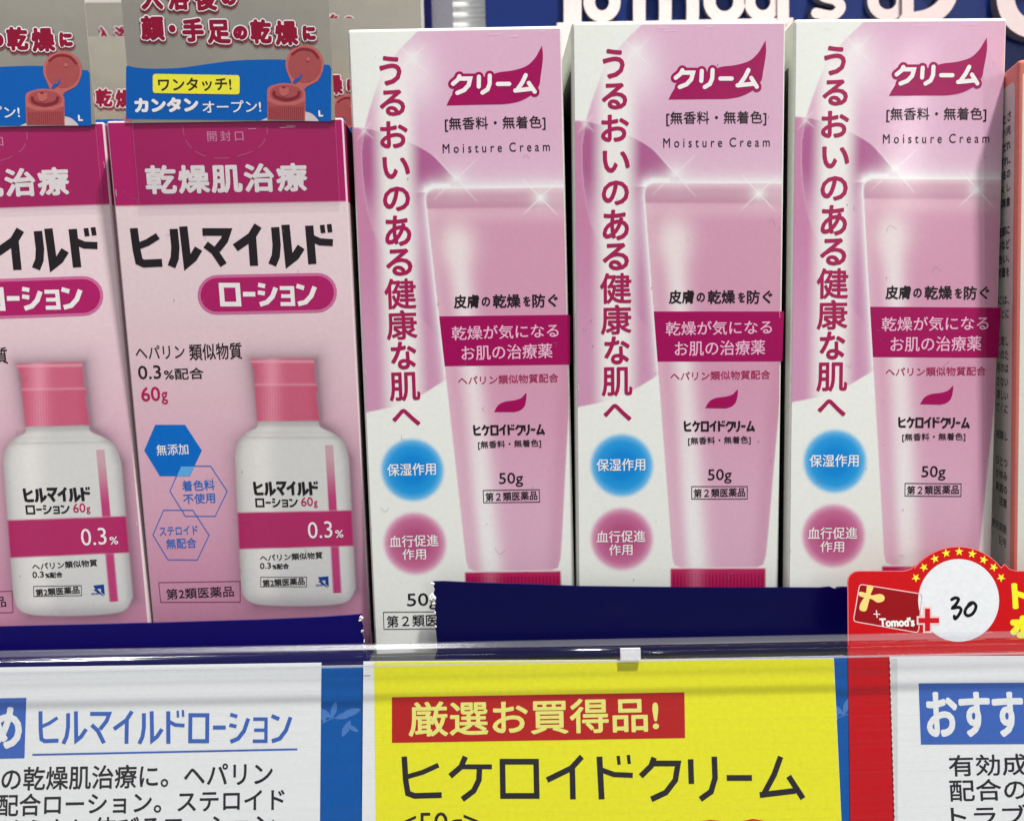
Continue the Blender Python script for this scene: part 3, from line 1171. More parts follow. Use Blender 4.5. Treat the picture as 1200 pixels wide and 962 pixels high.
def make_header(root, P0):
    """silvery header card on a clear film stuck to the top of the carton front"""
    P = Place(LW, LD, LH, off=0.35)
    H = H_LOTION
    m_silver = mat('silver_card', ink(204, 198, 182), rough=0.24, metallic=0.8, bump=0.12, scale=500, wave=0.5, vary=0.03)
    u0, _ = hmap(H, 148, 60)
    u1, _ = hmap(H, 388.6, 60)
    _, vb = hmap(H, 268, 143.6)
    _, vbl = hmap(H, 150, 140.5)
    vt = -36.0
    card = Ink(None, 1)
    nn = 10
    uv = [(u0 + (u1 - u0) * i / nn, vt) for i in range(nn + 1)] + [(u0 + (u1 - u0) * i / nn, vb) for i in range(nn + 1)]
    card.add(uv, [(i, i + 1, nn + 2 + i, nn + 1 + i) for i in range(nn)])
    hc = card.build('header_card', m_silver, root, P)
    so = hc.modifiers.new('thick', 'SOLIDIFY')
    so.thickness = 0.00022
    so.offset = -1
    # clear film below the card
    f = Ink(None, 1)
    _, vf = hmap(H, 268, 244)
    f.add([(u0, vb), (u1, vb), (u1, vf), (u0, vf)], [(0, 1, 2, 3)])
    f.build('clear_film', FILM_TAG, root, P)
    fe = Ink(None, 1.2)
    fe.stroke_uv([(u0, vb + .3), (u0, vf), (u1, vf), (u1, vb + .3)], 0.10)
    fe.build('film_edge', clear_film('film_edge_plastic', tint=(.95, .93, .94), gloss=0, rough=.3, streak=False, base=.04, milk=.10), root, P)
    # blue wave
    b = Ink(H, 3)
    wave = catmull([(148.6, 80), (151, 78.5), (160, 80.5), (180, 81.8), (210, 81), (240, 77), (270, 73), (300, 71.4), (336, 71.6), (380, 77), (386, 77.5), (388.4, 82)], 4)
    b.poly(wave + [(388.4, 143.4), (148.6, 140.5)])
    b.build('blue_wave', mat('header_blue_ink', ink(0, 82, 160, 1.25), rough=.38), root, P)
    # white shoulder of the bottle
    b = Ink(H, 4)
    b.poly(catmull([(358, 132), (365, 134), (371, 139), (374, 143.2)], 4) + [(306, 142.4), (313, 139.5), (320, 138)])
    b.build('bottle_shoulder', mat('shoulder_ink', ink(196, 186, 186), rough=.4), root, P)
    # the open cap
    SK = mat('cap_pink_ink', ink(160, 74, 76), rough=.4)
    SD = mat('cap_shadow_ink', ink(124, 34, 46), rough=.4)
    SL = mat('cap_light_ink', ink(182, 96, 94), rough=.4)
    k = Ink(H, 5)
    k.disc(357.5, 77, 22.4, 36, 23)
    k.poly([(338, 88), (377, 90), (372, 97), (360, 103), (354, 110), (342, 108), (342, 99)])
    k.poly(catmull([(313.5, 113), (315, 104), (325, 100), (335, 99), (348, 101), (357, 107), (358.5, 113)], 4) + [(358, 142.6), (314, 141.6)])
    k.build('cap_picture', SL, root, P)
    k = Ink(H, 6)
    k.disc(357.8, 77.5, 19.5, 36, 20.5)
    k.poly(catmull([(317, 110), (322, 103.5), (336, 101), (350, 104), (355.5, 111), (352, 117), (336, 120.5), (321, 117)], 4, True))
    k.poly([(314.4, 120), (325, 124.5), (345, 124.5), (357.8, 120), (357.2, 142), (314.8, 141.2)])
    k.build('cap_shading', SK, root, P)
    k = Ink(H, 7)
    k.stroke(catmull([(322, 108), (323, 114), (336, 118), (349, 114.5), (351, 108.5)], 4), 0.7)
    k.stroke(catmull([(342, 66), (352, 59.5), (366, 61), (374, 70)], 4), 0.5)
    for i in range(17):
        x = 317 + i * 2.4
        k.tick()
        k.t = 20
        k.stroke([(x, 126.5), (x, 141)], 0.13)
    k.build('cap_ribs', SD, root, P)
    k = Ink(H, 8)
    k.disc(333.5, 109, 5.6, 20, 5.0)
    k.disc(361.5, 71, 2.4, 16)
    k.poly([(327.9, 104), (339.1, 104), (339.1, 109), (327.9, 109)])
    k.build('spout_picture', SL, root, P)
    k = Ink(H, 9)
    k.disc(333, 104, 2.0, 14, 1.0)
    k.build('spout_hole', SD, root, P)
    k = Ink(H, 8)
    k.poly(catmull([(343.5, 98), (347, 93.5), (351.5, 92), (353.5, 87), (354.5, 91), (351.5, 95), (347, 98.3)], 4))
    k.build('hinge_gap', mat('header_blue_ink', ink(0, 82, 160), rough=.38), root, P)
    # yellow pill
    k = Ink(H, 5)
    r = 3
    pts = []
    for (cx, cy, a0) in ((183, 91, 180), (278.5, 92.5, 270), (278.5, 109, 0), (183, 107.5, 90)):
        pts += [(cx + r * math.cos(RAD(a)), cy + r * math.sin(RAD(a))) for a in range(a0, a0 + 91, 30)]
    k.poly(pts)
    k.build('yellow_panel', mat('header_yellow_ink', ink(232, 222, 60), rough=.38), root, P)
    k = Ink(H, 6)
    k.text('ワンタッチ!', 186.5, 92.5, 272, 108, bold=0.06, n=6)
    k.build('panel_lettering', L_BLACK, root, P)
    k = Ink(H, 5)
    k.text('カンタン', 158.5, 115.5, 233.5, 133, bold=0.22, n=10)
    k.text('オープン!', 238, 119, 306.5, 133.2, bold=0.04, n=6)
    k.text('L', 373.5, 130.5, 379, 138, bold=0.12, n=6)
    k.build('header_white_lettering', L_WHITE, root, P)
    lines = [('入', 165, -16, 193, 14.5), ('浴', 196, -16, 224, 15), ('後', 227, -16, 256, 15.5), ('の', 259, -12, 279, 9.5),
             ('顔', 165, 19, 195, 50.5), ('・', 198, 30, 208, 41), ('手', 213.5, 22, 241, 52), ('足', 242.5, 24, 272, 54), ('の', 273, 31, 292, 49.5),
             ('乾', 293, 23.5, 320, 54), ('燥', 322, 25, 351, 56), ('に', 354, 31, 371.5, 50.5)]
    for nm, lv, ex, mm, dy in (('lettering_glow', 4.5, 0.78, mat('rose_glow_ink', ink(146, 70, 74), rough=.4), 2.2),
                           ('lettering_outline', 9.5, 0.55, mat('outline_ink', ink(244, 226, 228), rough=.4), 0),
                           ('headline_lettering', 10.5, 0.27, mat('headline_ink', ink(136, 4, 46), rough=.4), 0)):
        k = Ink(H, lv)
        for ch, x0, y0, x1, y1 in lines:
            e = (ex - 0.27) * 5
            k.text(ch, x0 + 1 - e, y0 + 1 - e + dy, x1 - 1 + e, y1 - 1 + e + dy, bold=ex + (0.06 if ch in 'のに・' else 0), n=10)
        k.build(nm, mm, root, P)


FILM_TAG = clear_film('tag_film', tint=(0.97, 0.95, 0.96), gloss=0.03, rough=0.25, streak=False)
lot = make_lotion()
tag(lot, 'pink lotion carton right beside the cream cartons, whole front and silver header card showing', 'box', 'pink lotion cartons with header cards')
put(lot, (-63.2, 5.13, 0), (2.793, -0.619, 3.883), LD)
l2 = copy_tree(lot)
put(l2, (-116.7, 0.2, 0), (0.0, -1.507, 4.161), LD)
l2['label'] = 'pink lotion carton at the left end of the shelf, cut off by the frame'
for base, eul, lab in (((-62.0, 37.0, 0), (0, 0, 3.0), 'pink lotion carton hidden behind the whole lotion carton, header card edge beside the white corner'),
                       ((-121.5, 37.5, 0), (-3.2, -0.5, 3.0), 'pink lotion carton behind the cut-off one, a strip of header between the two front cards'),
                       ((-50.2, 67.0, 19.5), (0, 0, 1.5), 'rearmost lotion carton, wide grey header standing above the first cream carton'),
                       ((-114.0, 79.0, 21.5), (0, 0, 1.5), 'rearmost lotion carton at left, purplish header peeping between the front header cards')):
    c = copy_tree(lot)
    put(c, base, eul, LD)
    c['label'] = lab
scuffs(lot, LW, LD, LH, 31, 16, M_DUST, 10)
scuffs(l2, LW, LD, LH, 32, 16, M_DUST, 10)
r = block('riser_block', -160, -22, 66, 108, 0, 19.4, M_SHELF, bev=0.6)
tag(r, 'white step at the back of the shelf lifting the rearmost lotion cartons', 'shelf riser')

# ------------------------------------------------------------------ salmon carton at the right end
M_SALM = mat('salmon_card', ink(214, 122, 108), rough=0.4)
M_GREYW = mat('pale_panel_ink', ink(196, 192, 184), rough=0.42)
sal = empty('salmon_carton', (0, 0, 0))
SW, SD_, SH = 52.0, 40.0, 137.5
block('carton', -SW / 2, SW / 2, -SD_ / 2, SD_ / 2, 0, SH, M_SALM, sal, bev=0.8)
PF = Place(SW, SD_, SH)
PF.bow = 0
q = Ink(None, 1)
q.poly_uv([(1.0, 3.2), (SW - 2, 3.2), (SW - 2, SH - 2), (1.0, SH - 2)])
q.build('front_panel', M_CARD, sal, PF)
q = Ink(None, 2)
for v in (20, 26):
    q.stroke_uv([(1.6, v), (SW - 2, v)], 0.25)
q.build('front_rules', M_SALM, sal, PF)


class LeftSide(Place):
    bow = 0

    def __call__(self, V):
        return np.column_stack([np.full(len(V), -self.W / 2) - V[:, 2], self.D / 2 - V[:, 0], self.H - V[:, 1]]) * MM


PS = LeftSide(SW, SD_, SH)
PS.front = Vector((-1, 0, 0))
q = Ink(None, 1)
rr = 2.0
pts = []
for (cx, cy, a0) in ((4, 6, 180), (SD_ - 3.6, 6, 270), (SD_ - 3.6, SH - 4, 0), (4, SH - 4, 90)):
    pts += [(cx + rr * math.cos(RAD(a)), cy + rr * math.sin(RAD(a))) for a in range(a0, a0 + 91, 18)]
q.poly_uv(pts)
q.build('side_panel', M_GREYW, sal, PS)
q = Ink(None, 2)
words = ['・ひとさ', '品(小児', '症だれ', 'がざれ、', '乾るの', '塗)くし', '非再像', None, '患部に', 'うなど', '合い、', '用量を', None,
         'らには、', 'るあとに', None, '記載し', 'いのた', '用のは', 'さない', '涼しい', 'てくに', None, '相談し', None, 'ひとつ', 'かゆみ', '家庭の', '注意', None,
         '使用期限', '記号', None, None, '用途', '効能', None, '用法']
v = 10.0
for i, wd in enumerate(words):
    if wd:
        n = len(wd)
        q.text(wd, SD_ - 3.9 - n * 2.6, v, SD_ - 3.9, v + 2.3, bold=0.07, n=5)
    v += 3.25
q.build('side_lettering', M_BLACK, sal, PS)
q = Ink(None, 2)
q.poly_uv([(SD_ - 13, 5.5), (SD_ - 9.6, 5.5), (SD_ - 9.6, 8.4), (SD_ - 13, 8.4)])
q.poly_uv([(SD_ - 10, 118), (SD_ - 6, 118), (SD_ - 6, 123), (SD_ - 10, 123)])
q.build('red_marks', mat('red_mark_ink', ink(190, 70, 60), rough=.4), sal, PS)
tag(sal, 'salmon and white medicine carton at the right edge, turned so its printed side shows', 'box')
R = Euler((RAD(0), RAD(-1.2), RAD(-13)))
cornr = (119.9, -4.4)   # front left corner on the shelf
v3 = R.to_matrix() @ Vector((SW / 2, SD_ / 2, 0))
sal.location = (Vector((cornr[0] - 1.6, cornr[1], 0)) + Vector((v3.x, v3.y, 0))) * MM
sal.location.z = 0.0006
sal.rotation_euler = R

# ------------------------------------------------------------------ navy display trays
M_NAVY = mat('navy_tray_card', ink(0, 0, 66), rough=0.30, spec=0.3, wave=0.15, bump=0.15, vary=0.08)
M_NAVY2 = mat('navy_tray_card_violet', ink(8, 0, 92), rough=0.34, spec=0.25, wave=0.15, bump=0.15, vary=0.08)
M_TORN = mat('torn_paper_fibre', ink(226, 226, 222), rough=0.8, bump=0.6, scale=1500)


def tray(name, top, right_edge, left_edge, Y, depth, torn, thick=0.55, m=None):
    m = m or M_NAVY
    root = empty(name, (0, 0, 0))
    outl = [at(x, y, Y) for x, y in left_edge[::-1]] + [at(x, y, Y) for x, y in top] + [at(x, y, Y) for x, y in right_edge]
    x_l, x_r = outl[0][0], outl[-1][0]
    outl = [(x_l, 0.35)] + outl + [(x_r, 0.35)]
    from mathutils.geometry import tessellate_polygon
    tri = tessellate_polygon([[Vector((a, b, 0)) for a, b in outl]])
    V = [(a * MM, (Y) * MM, b * MM) for a, b in outl]
    lip = link_mesh('front_lip', V, [tuple(t) for t in tri], m, root)
    md = lip.modifiers.new('thick', 'SOLIDIFY')
    md.thickness = thick * MM
    md.offset = 0
    xa, xb = min(p[0] for p in outl), max(p[0] for p in outl)
    block('floor_panel', xa, xb, Y + 0.3, Y + depth, 0.02, 0.32, M_NAVY, root, bev=0)
    # torn fibres along the cut ends
    fib = []
    F = []
    rnd = random.Random(3)
    for (px, py, r, cnt) in torn:
        cx, cz = at(px, py, Y)
        for _ in range(cnt):
            s_ = rnd.uniform(.35, 1) * r
            ox, oz = rnd.uniform(-r, r) * .7, rnd.uniform(-r, r)
            b0 = len(fib)
            for k in range(6):
                a = 2 * math.pi * k / 6 + rnd.uniform(-.3, .3)
                rr_ = s_ * rnd.uniform(.45, 1.1)
                fib.append(((cx + ox + rr_ * math.cos(a)) * MM, (Y - thick / 2 - rnd.uniform(0.0, .35)) * MM, (cz + oz + rr_ * math.sin(a)) * MM))
            fib.append(((cx + ox) * MM, (Y - thick / 2 - .45 - rnd.uniform(0, .3)) * MM, (cz + oz) * MM))
            fib.append(((cx + ox) * MM, (Y + thick / 2) * MM, (cz + oz) * MM))
            for k in range(6):
                F.append((b0 + k, b0 + (k + 1) % 6, b0 + 6))
                F.append((b0 + (k + 1) % 6, b0 + k, b0 + 7))
    t = link_mesh('torn_edge', fib, F, M_TORN, root)
    return root


rn = random.Random(11)
# right tray: lip from x=507 to beyond the red card
topR = [(507, 681), (520, 680.6), (560, 682.5), (620, 684), (680, 686.5), (740, 687.2), (800, 687.8), (860, 688.2), (915, 688), (960, 688.2),
        (972, 687), (978, 689.5), (986, 687.2), (1010, 687.5), (1100, 687.6), (1250, 687)]
leftR = [(506.8, 682), (509.5, 690), (507.5, 697), (511.5, 704), (509.5, 713), (511.6, 722), (510.5, 735), (512.5, 752), (513, 768)]
tr = tray('navy_tray', topR, [(1250, 775)], leftR, -0.9, 36, [(507, 682, .45, 4), (507.5, 700, .9, 7), (510, 704, .6, 5), (510.5, 716, .25, 3), (511, 733, .2, 3)])
tag(tr, 'navy blue card tray lip with torn white left end, in front of the cream cartons', 'display tray', 'navy card display trays')
# the cut paper edge catching light on top
topL = [(-60, 736), (0, 733.8), (100, 731.5), (200, 729), (300, 726), (380, 722.5), (420, 719.6)]
rightL = [(424.5, 719), (423.5, 726), (426, 733), (424.5, 741), (427.5, 750), (429.5, 762), (431, 778)]
tl = tray('navy_tray', topL, rightL, [(-60, 780)], -3.2, 30, [(423.5, 721.5, .5, 5), (423, 725.5, .4, 4), (425.2, 738, .3, 4), (427.5, 750, .22, 4), (428.5, 757, .18, 3)], m=M_NAVY2)
tag(tl, 'navy blue card tray lip with ragged right end, in front of the lotion cartons', 'display tray', 'navy card display trays')

# ------------------------------------------------------------------ price rail with its cards
S_LOC = (-1.1803, -12.8808, 5.0087)
S_EUL = (-9.5972, 0.3033, 0.5749)


class Strip(Place):
    bow = 0

    def __init__(self, off=0.0):
        self.off = off
        self.front = Vector((0, -1, 0))

    def __call__(self, V):
        return np.column_stack([V[:, 0], -V[:, 2] - self.off, -V[:, 1]]) * MM


def strip_thing(name, label, cat, group=None):
    return tag(empty(name, S_LOC, S_EUL), label, cat, group)


M_CLEAR = clear_film('clear_plastic', tint=(0.985, 0.985, 0.992), gloss=0.12, rough=0.07, base=0.03, edge=0.22, freq=500)


def extrude_profile(name, prof, u0, u1, m, parent, n=1, bow=0.0, smooth=False):
    V, F = [], []
    k = len(prof)
    for i in range(n + 1):
        u = u0 + (u1 - u0) * i / n
        for (v, w) in prof:
            V.append((u * MM, -w * MM, -v * MM))
    for i in range(n):
        for j in range(k):
            a, b = i * k + j, i * k + (j + 1) % k
            F.append((a, b, b + k, a + k))
    F.append(tuple(range(k)))
    F.append(tuple(reversed(range(n * k, n * k + k))))
    o = link_mesh(name, V, F, m, parent)
    import bmesh
    bm = bmesh.new()
    bm.from_mesh(o.data)
    bmesh.ops.recalc_face_normals(bm, faces=bm.faces[:])
    for f_ in bm.faces:
        f_.smooth = smooth and len(f_.verts) == 4
    bm.to_mesh(o.data)
    bm.free()
    return o


rail = strip_thing('price_rail', 'clear plastic price rail running along the front edge of the shelf', 'price rail')
M_HAZEPL = mat('milky_plastic', ink(190, 192, 205), rough=0.3, bump=0.1)
# bead: flat lip above, hollow round bead, pale welded edge below
extrude_profile('top_lip', [(-4.2, 2.4), (-4.1, 3.2), (-3.1, 3.6), (-2.9, 3.4), (-3.1, 3.2), (-3.9, 2.9), (-4.0, 2.4)], -190, 190,
                clear_film('lip_plastic', tint=(0.975, 0.98, 0.995), gloss=0.10, rough=0.15, base=0.05, edge=0.25, freq=500, milk=0.05), rail)
bead = [(-2.8, 3.0), (-2.5, 3.6), (-1.9, 4.1), (-1.1, 4.35), (-.3, 4.25), (0.1, 3.9), (0.25, 3.4),
        (-.1, 3.5), (-.5, 3.8), (-1.1, 3.9), (-1.8, 3.7), (-2.2, 3.3), (-2.4, 2.9)]
extrude_profile('top_bead', bead, -190, 190, M_CLEAR, rail, smooth=True)
extrude_profile('lower_edge', [(0.3, 3.6), (0.42, 4.0), (0.68, 4.0), (0.74, 3.6), (0.6, 3.4), (0.4, 3.4)], -190, 190,
                clear_film('edge_plastic', tint=(0.93, 0.93, 0.93), gloss=0.2, rough=0.2, base=0.10, edge=0.3, freq=500, milk=0.22), rail)
# the clear front that hangs from it
fm = clear_film('front_film_plastic', tint=(0.997, 0.997, 1.0), gloss=0.06, rough=0.09, base=0.025, edge=0.2)
extrude_profile('front_film', [(0.72, 1.30), (48, 1.30), (48, 1.55), (0.72, 1.55)], -190, 190, fm, rail)
extrude_profile('back_panel', [(1.4, -1.6), (48, -1.6), (48, -0.9), (1.4, -0.9)], -190, 190, M_HAZEPL, rail)
ck = block('joint_clip', 0, 1, 0, 1, 0, 1, mat('white_clip', ink(235, 235, 232), rough=.5), rail, bev=0)
u_c, v_c = hmap(H_STRIP, 738, 766)
bpy.data.objects.remove(ck)
block('joint_clip', u_c - 2.3, u_c + 2.3, -1.25, -0.5, -v_c - 1.3, -v_c + 1.5, mat('white_clip', ink(235, 235, 232), rough=.5), rail, bev=0.1)

# blue backing strip
bs = strip_thing('backing_strip', 'blue paper strip with pale leaf sprigs between the price cards', 'paper strip')
q = Ink(H_STRIP, 0)
PB = Strip(-0.55)
q.poly_uv([(-190, 1.25), (190, 1.25), (190, 47.5), (-190, 47.5)])
o = q.build('strip_paper', mat('strip_blue_ink', ink(0, 84, 160), rough=.4, vary=.06), bs, PB)
q = Ink(H_STRIP, 1)


def leaf(x, y, L, ang, wd=0.34):
    a = RAD(ang)
    pts = []
    for k in range(13):
        t = k / 12
        pts.append((t * L, wd * L * math.sin(math.pi * t) ** 0.8 * 0.5))
    for k in range(11, 0, -1):
        t = k / 12
        pts.append((t * L, -wd * L * math.sin(math.pi * t) ** 0.8 * 0.5))
    return [(x + p * math.cos(a) - r_ * math.sin(a), y + p * math.sin(a) + r_ * math.cos(a)) for p, r_ in pts]


for ox, oy in ((376, 842), (978, 838), (376, 1015)):
    for (dx, dy, L, ang) in ((12, 0, 20, -75), (12, 0, 18, -140), (16, 0, 22, -15), (8, -2, 14, 170), (22, -2, 26, -20), (24, 22, 22, -62), (4, 6, 16, -100), (30, 8, 16, 30)):
        q.poly(leaf(ox + dx, oy + dy, L, ang))
    q.stroke(catmull([(ox, oy + 6), (ox + 14, oy), (ox + 30, oy - 2), (ox + 46, oy - 10)], 4), 0.25)
o = q.build('leaf_pattern', mat('leaf_ink', ink(72, 120, 186), rough=.4), bs, PB)


def card_base(root, pts, m, name='card', w=0.25, off=0.0, curl=0.0):
    """card stock with thickness; outline in artwork points of the rail"""
    q = Ink(H_STRIP, 0)
    q.poly(pts)
    o = q.build(name, m, root, Strip(off))
    md = o.modifiers.new('thick', 'SOLIDIFY')
    md.thickness = w * MM
    md.offset = -1
    return o


M_PAPER = mat('price_card_paper', ink(226, 230, 234), rough=0.5, vary=0.03)
T_BLACK = mat('card_black_ink', ink(38, 34, 38), rough=.45)
T_BLUE = mat('card_blue_ink', ink(58, 98, 178), rough=.45)
# left white card
lc = strip_thing('price_card', 'white price card with blue heading under the lotion cartons', 'price card', 'printed price cards in the rail')
card_base(lc, [(-70, 783), (376.5, 776.5), (374.5, 990), (-70, 990)], M_PAPER)
PC = Strip(0.0)
q = Ink(H_STRIP, 1)
q.poly([(-60, 819), (31, 817.2), (28.8, 888), (-60, 890)])
q.tick(); q.t = 3
q.stroke([(38, 884), (348.5, 877.5)], 0.42)
q.kana('ヒルマイルドローション', 44, 833, 341, 871, w=0.125, gap=0.13)
q.build('blue_heading', T_BLUE, lc, PC)
q = Ink(H_STRIP, 2)
q.text('め', -14, 828, 26, 877, bold=0.38, n=10)
q.build('heading_lettering', mat('heading_white_ink', ink(226, 230, 232), rough=.45), lc, PC)
q = Ink(H_STRIP, 1)
q.text('足の乾燥肌治療に。ヘパリン', -26, 895.5, 320, 923.5, bold=0.085, n=6)
q.text('物質配合ローション。ステロイド', -56, 927, 334, 953.5, bold=0.085, n=6)
q.text('なめらかに伸びるローション', -22, 956, 322, 983, bold=0.085, n=6)
q.build('description_lettering', T_BLACK, lc, PC)

# yellow card
yc = strip_thing('price_card', 'yellow bargain price card with red heading bar under the cream cartons', 'price card', 'printed price cards in the rail')
card_base(yc, [(425.8, 775), (977.2, 771), (987.5, 990), (424, 990)], M_PAPER, name='card')
q = Ink(H_STRIP, 1)
q.poly([(438.3, 775.4), (976.8, 771.6), (987.2, 989), (440.5, 989)])
M_YEL = mat('yellow_ink', ink(244, 226, 36), rough=.42, vary=.05, wave=.1)
q.build('yellow_panel', M_YEL, yc, PC)
q = Ink(H_STRIP, 2)
q.poly([(459.3, 816.5), (802, 810.8), (802.8, 864.3), (459.3, 870)])
q.build('red_bar', mat('brick_red_ink', ink(178, 26, 22), rough=.45), yc, PC)
q = Ink(H_STRIP, 3)
q.text('厳選お買得品!', 479, 819, 772, 860, bold=0.16, n=8)
q.build('bar_lettering', mat('bar_yellow_ink', ink(246, 226, 120), rough=.45), yc, PC)
q = Ink(H_STRIP, 2)
q.kana('ヒケロイドクリーム', 468, 886, 942, 936, w=0.135, gap=0.13)
q.text('<50g>', 470, 951, 561, 985, bold=0.03, n=6)
q.build('product_lettering', T_BLACK, yc, PC)
q = Ink(H_STRIP, 2)
q.text('1,080', 700, 960.5, 910, 1011, bold=0.9, n=10)
q.build('price_digits', mat('price_red_ink', ink(200, 30, 40), rough=.45), yc, PC)
q = Ink(H_STRIP, 1)
q.stroke([(426.2, 791.5), (434, 791.3)], 0.12)
q.build('cut_mark', T_BLACK, yc, PC)

# red points card: tall card behind the white one, rising above the rail
rc = strip_thing('points_card', 'red loyalty points card with a star-edged white disc reading 30', 'point of sale card')
M_RED = mat('red_card_ink', ink(190, 4, 14), rough=.36, wave=.1)
off_r = -0.30


def arcpts(cx, cy, r, a0, a1, n):
    return [(cx + r * math.cos(RAD(a)), cy + r * math.sin(RAD(a))) for a in np.linspace(a0, a1, n)]


DX, DY = 1124.5, 702
outl = ([(997.5, 990), (994.5, 760), (994, 690), (993.8, 683)] + arcpts(1007, 682, 13, 185, 270, 6) +
        [(1060, 669), (1068, 667), (1073, 662)] + arcpts(DX - 1, DY + 3, 64.5, 217, 322, 26) +
        [(1178, 661), (1184, 667), (1192, 669), (1290, 669), (1290, 990)])
PR = Strip(off_r)
card_base(rc, outl, M_RED, w=0.3, off=off_r)
q = Ink(H_STRIP, 0.6)
q.stroke([(994.6, 755), (994.2, 690), (994.0, 683)] + arcpts(1007, 682, 12.8, 185, 270, 6) + [(1060, 669.2), (1068, 667.2), (1073, 662.2)] +
         arcpts(DX - 1, DY + 3, 64.2, 217, 322, 26) + [(1178, 661.2), (1184, 667.2), (1192, 669.2), (1250, 669.2)], 0.16)
q.build('card_rim', mat('rim_pink_ink', ink(232, 120, 120), rough=.4), rc, PR)
q = Ink(H_STRIP, 1)
q.disc(1124.2, 703.5, 47.5, 56, 48.5)
q.build('white_disc', mat('disc_ink', ink(216, 219, 222), rough=.42), rc, PR)
q = Ink(H_STRIP, 1)
for k, (sx, sy) in enumerate([(1074, 677), (1083.4, 664.8), (1096.3, 654.8), (1109.5, 648.2), (1124.8, 646.4), (1140, 649), (1153.5, 656), (1165.3, 664.6), (1174, 676.8)]):
    pts = []
    for j in range(10):
        rr_ = 5.4 if j % 2 == 0 else 2.2
        a = -90 + 36 * j + (k - 4) * 9
        pts.append((sx + rr_ * math.cos(RAD(a)), sy + rr_ * math.sin(RAD(a))))
    q.poly(pts)
    o = q
M_STAR = mat('star_yellow_ink', ink(250, 226, 60), rough=.4)
q.build('star_row', M_STAR, rc, PR)
# card picture
q = Ink(H_STRIP, 1)


def rcard(grow):
    P_ = [(1008, 684.5), (1081, 696), (1077, 741.5), (1000.5, 728)]
    cx, cy = sum(p[0] for p in P_) / 4, sum(p[1] for p in P_) / 4
    out = []
    for i in range(4):
        p0, p1, p2 = np.array(P_[i - 1]), np.array(P_[i]), np.array(P_[(i + 1) % 4])
        a = p1 + (p0 - p1) / np.hypot(*(p0 - p1)) * 4
        b = p1 + (p2 - p1) / np.hypot(*(p2 - p1)) * 4
        for t in (0, .33, .66, 1):
            out.append((1 - t) ** 2 * a + 2 * t * (1 - t) * p1 + t * t * b)
    return [(cx + (p[0] - cx) * (1 + grow / 40), cy + (p[1] - cy) * (1 + grow / 24)) for p in out]


q.stroke([tuple(p) for p in rcard(0)], 0.22, closed=True)
q.build('picture_outline', mat('outline_pink_ink', ink(236, 190, 190), rough=.4), rc, PR)
q = Ink(H_STRIP, .8)
q.poly([tuple(p) for p in rcard(-0.4)])
q.build('picture_panel', mat('deep_red_ink', ink(140, 2, 12), rough=.4), rc, PR)
q = Ink(H_STRIP, 1.6)
q.poly(catmull([(1008, 693.5), (1016, 695), (1022, 697.5), (1032, 696), (1037, 699), (1036, 704), (1029, 706), (1022, 702), (1008, 698.5)], 4, True))
q.poly(catmull([(1017, 686.5), (1024, 687.5), (1021, 696), (1018, 708), (1015, 716), (1008, 714.5), (1009, 707), (1015, 697)], 4, True))
q.build('ribbon_picture', mat('gold_ink', ink(236, 204, 120), rough=.4), rc, PR)
q = Ink(H_STRIP, 2)
q.text("Tomod's", 1031, 723.5, 1072.5, 734.5, bold=0.13, n=8)
q.stroke([(1027.5, 715), (1028.5, 724)], 0.22)
q.stroke([(1024, 719.5), (1032, 719.8)], 0.22)
o = q.build('picture_lettering', mat('cream_ink', ink(240, 226, 222), rough=.4), rc, PR)
# plus sign with pale outline
for nm, g_, lv, mm in (('plus_outline', 2.2, 2.4, MATS['outline_pink_ink']), ('plus_sign', 0, 3, mat('plus_red_ink', ink(190, 12, 24), rough=.4))):
    q = Ink(H_STRIP, lv)
    q.quad(1084.5 - g_, 713 - g_, 1090.5 + g_, 739.5 + g_)
    q.quad(1077 - g_, 724 - g_, 1101 + g_ * .4, 730 + g_)
    q.build(nm, mm, rc, PR)
# handwriting
q = Ink(H_STRIP, 1.6)
q.stroke(catmull([(1116, 702.5), (1120, 700.5), (1124, 702), (1121, 708), (1117, 712.5), (1124, 711.5), (1127, 714.5), (1124, 721), (1120, 725), (1119, 722)], 5), 0.72, rnd=True)
q.stroke(catmull([(1139, 707.5), (1133.5, 712), (1131.5, 718), (1135, 721.5), (1141, 718.5), (1144.5, 711), (1142, 706.5), (1138, 706.5), (1135.5, 709)], 5), 0.72, rnd=True)
q.build('handwritten_number', mat('marker_ink', ink(12, 14, 16), rough=.3), rc, PR)
q = Ink(H_STRIP, 1)
q.text('ト', 1186.5, 683, 1209, 713.5, bold=0.38, n=10)
q.text('ポ', 1184, 719, 1216, 748, bold=0.5, n=10)
q.build('yellow_lettering', mat('lettering_yellow_ink', ink(250, 222, 40), rough=.4), rc, PR)

# right white card in front of the red one
wc = strip_thing('price_card', 'white price card with blue heading box standing before the red card', 'price card', 'printed price cards in the rail')
edge = [(1042.5, 769)]
rz = random.Random(5)
for i in range(60):
    y = 773 + i * 3.6
    edge.append((1042.3 + (y - 771) * 0.03 + (0.8 if i % 2 else 0), y))
card_base(wc, edge + [(1290, 990), (1290, 768)], M_PAPER, off=0.05)
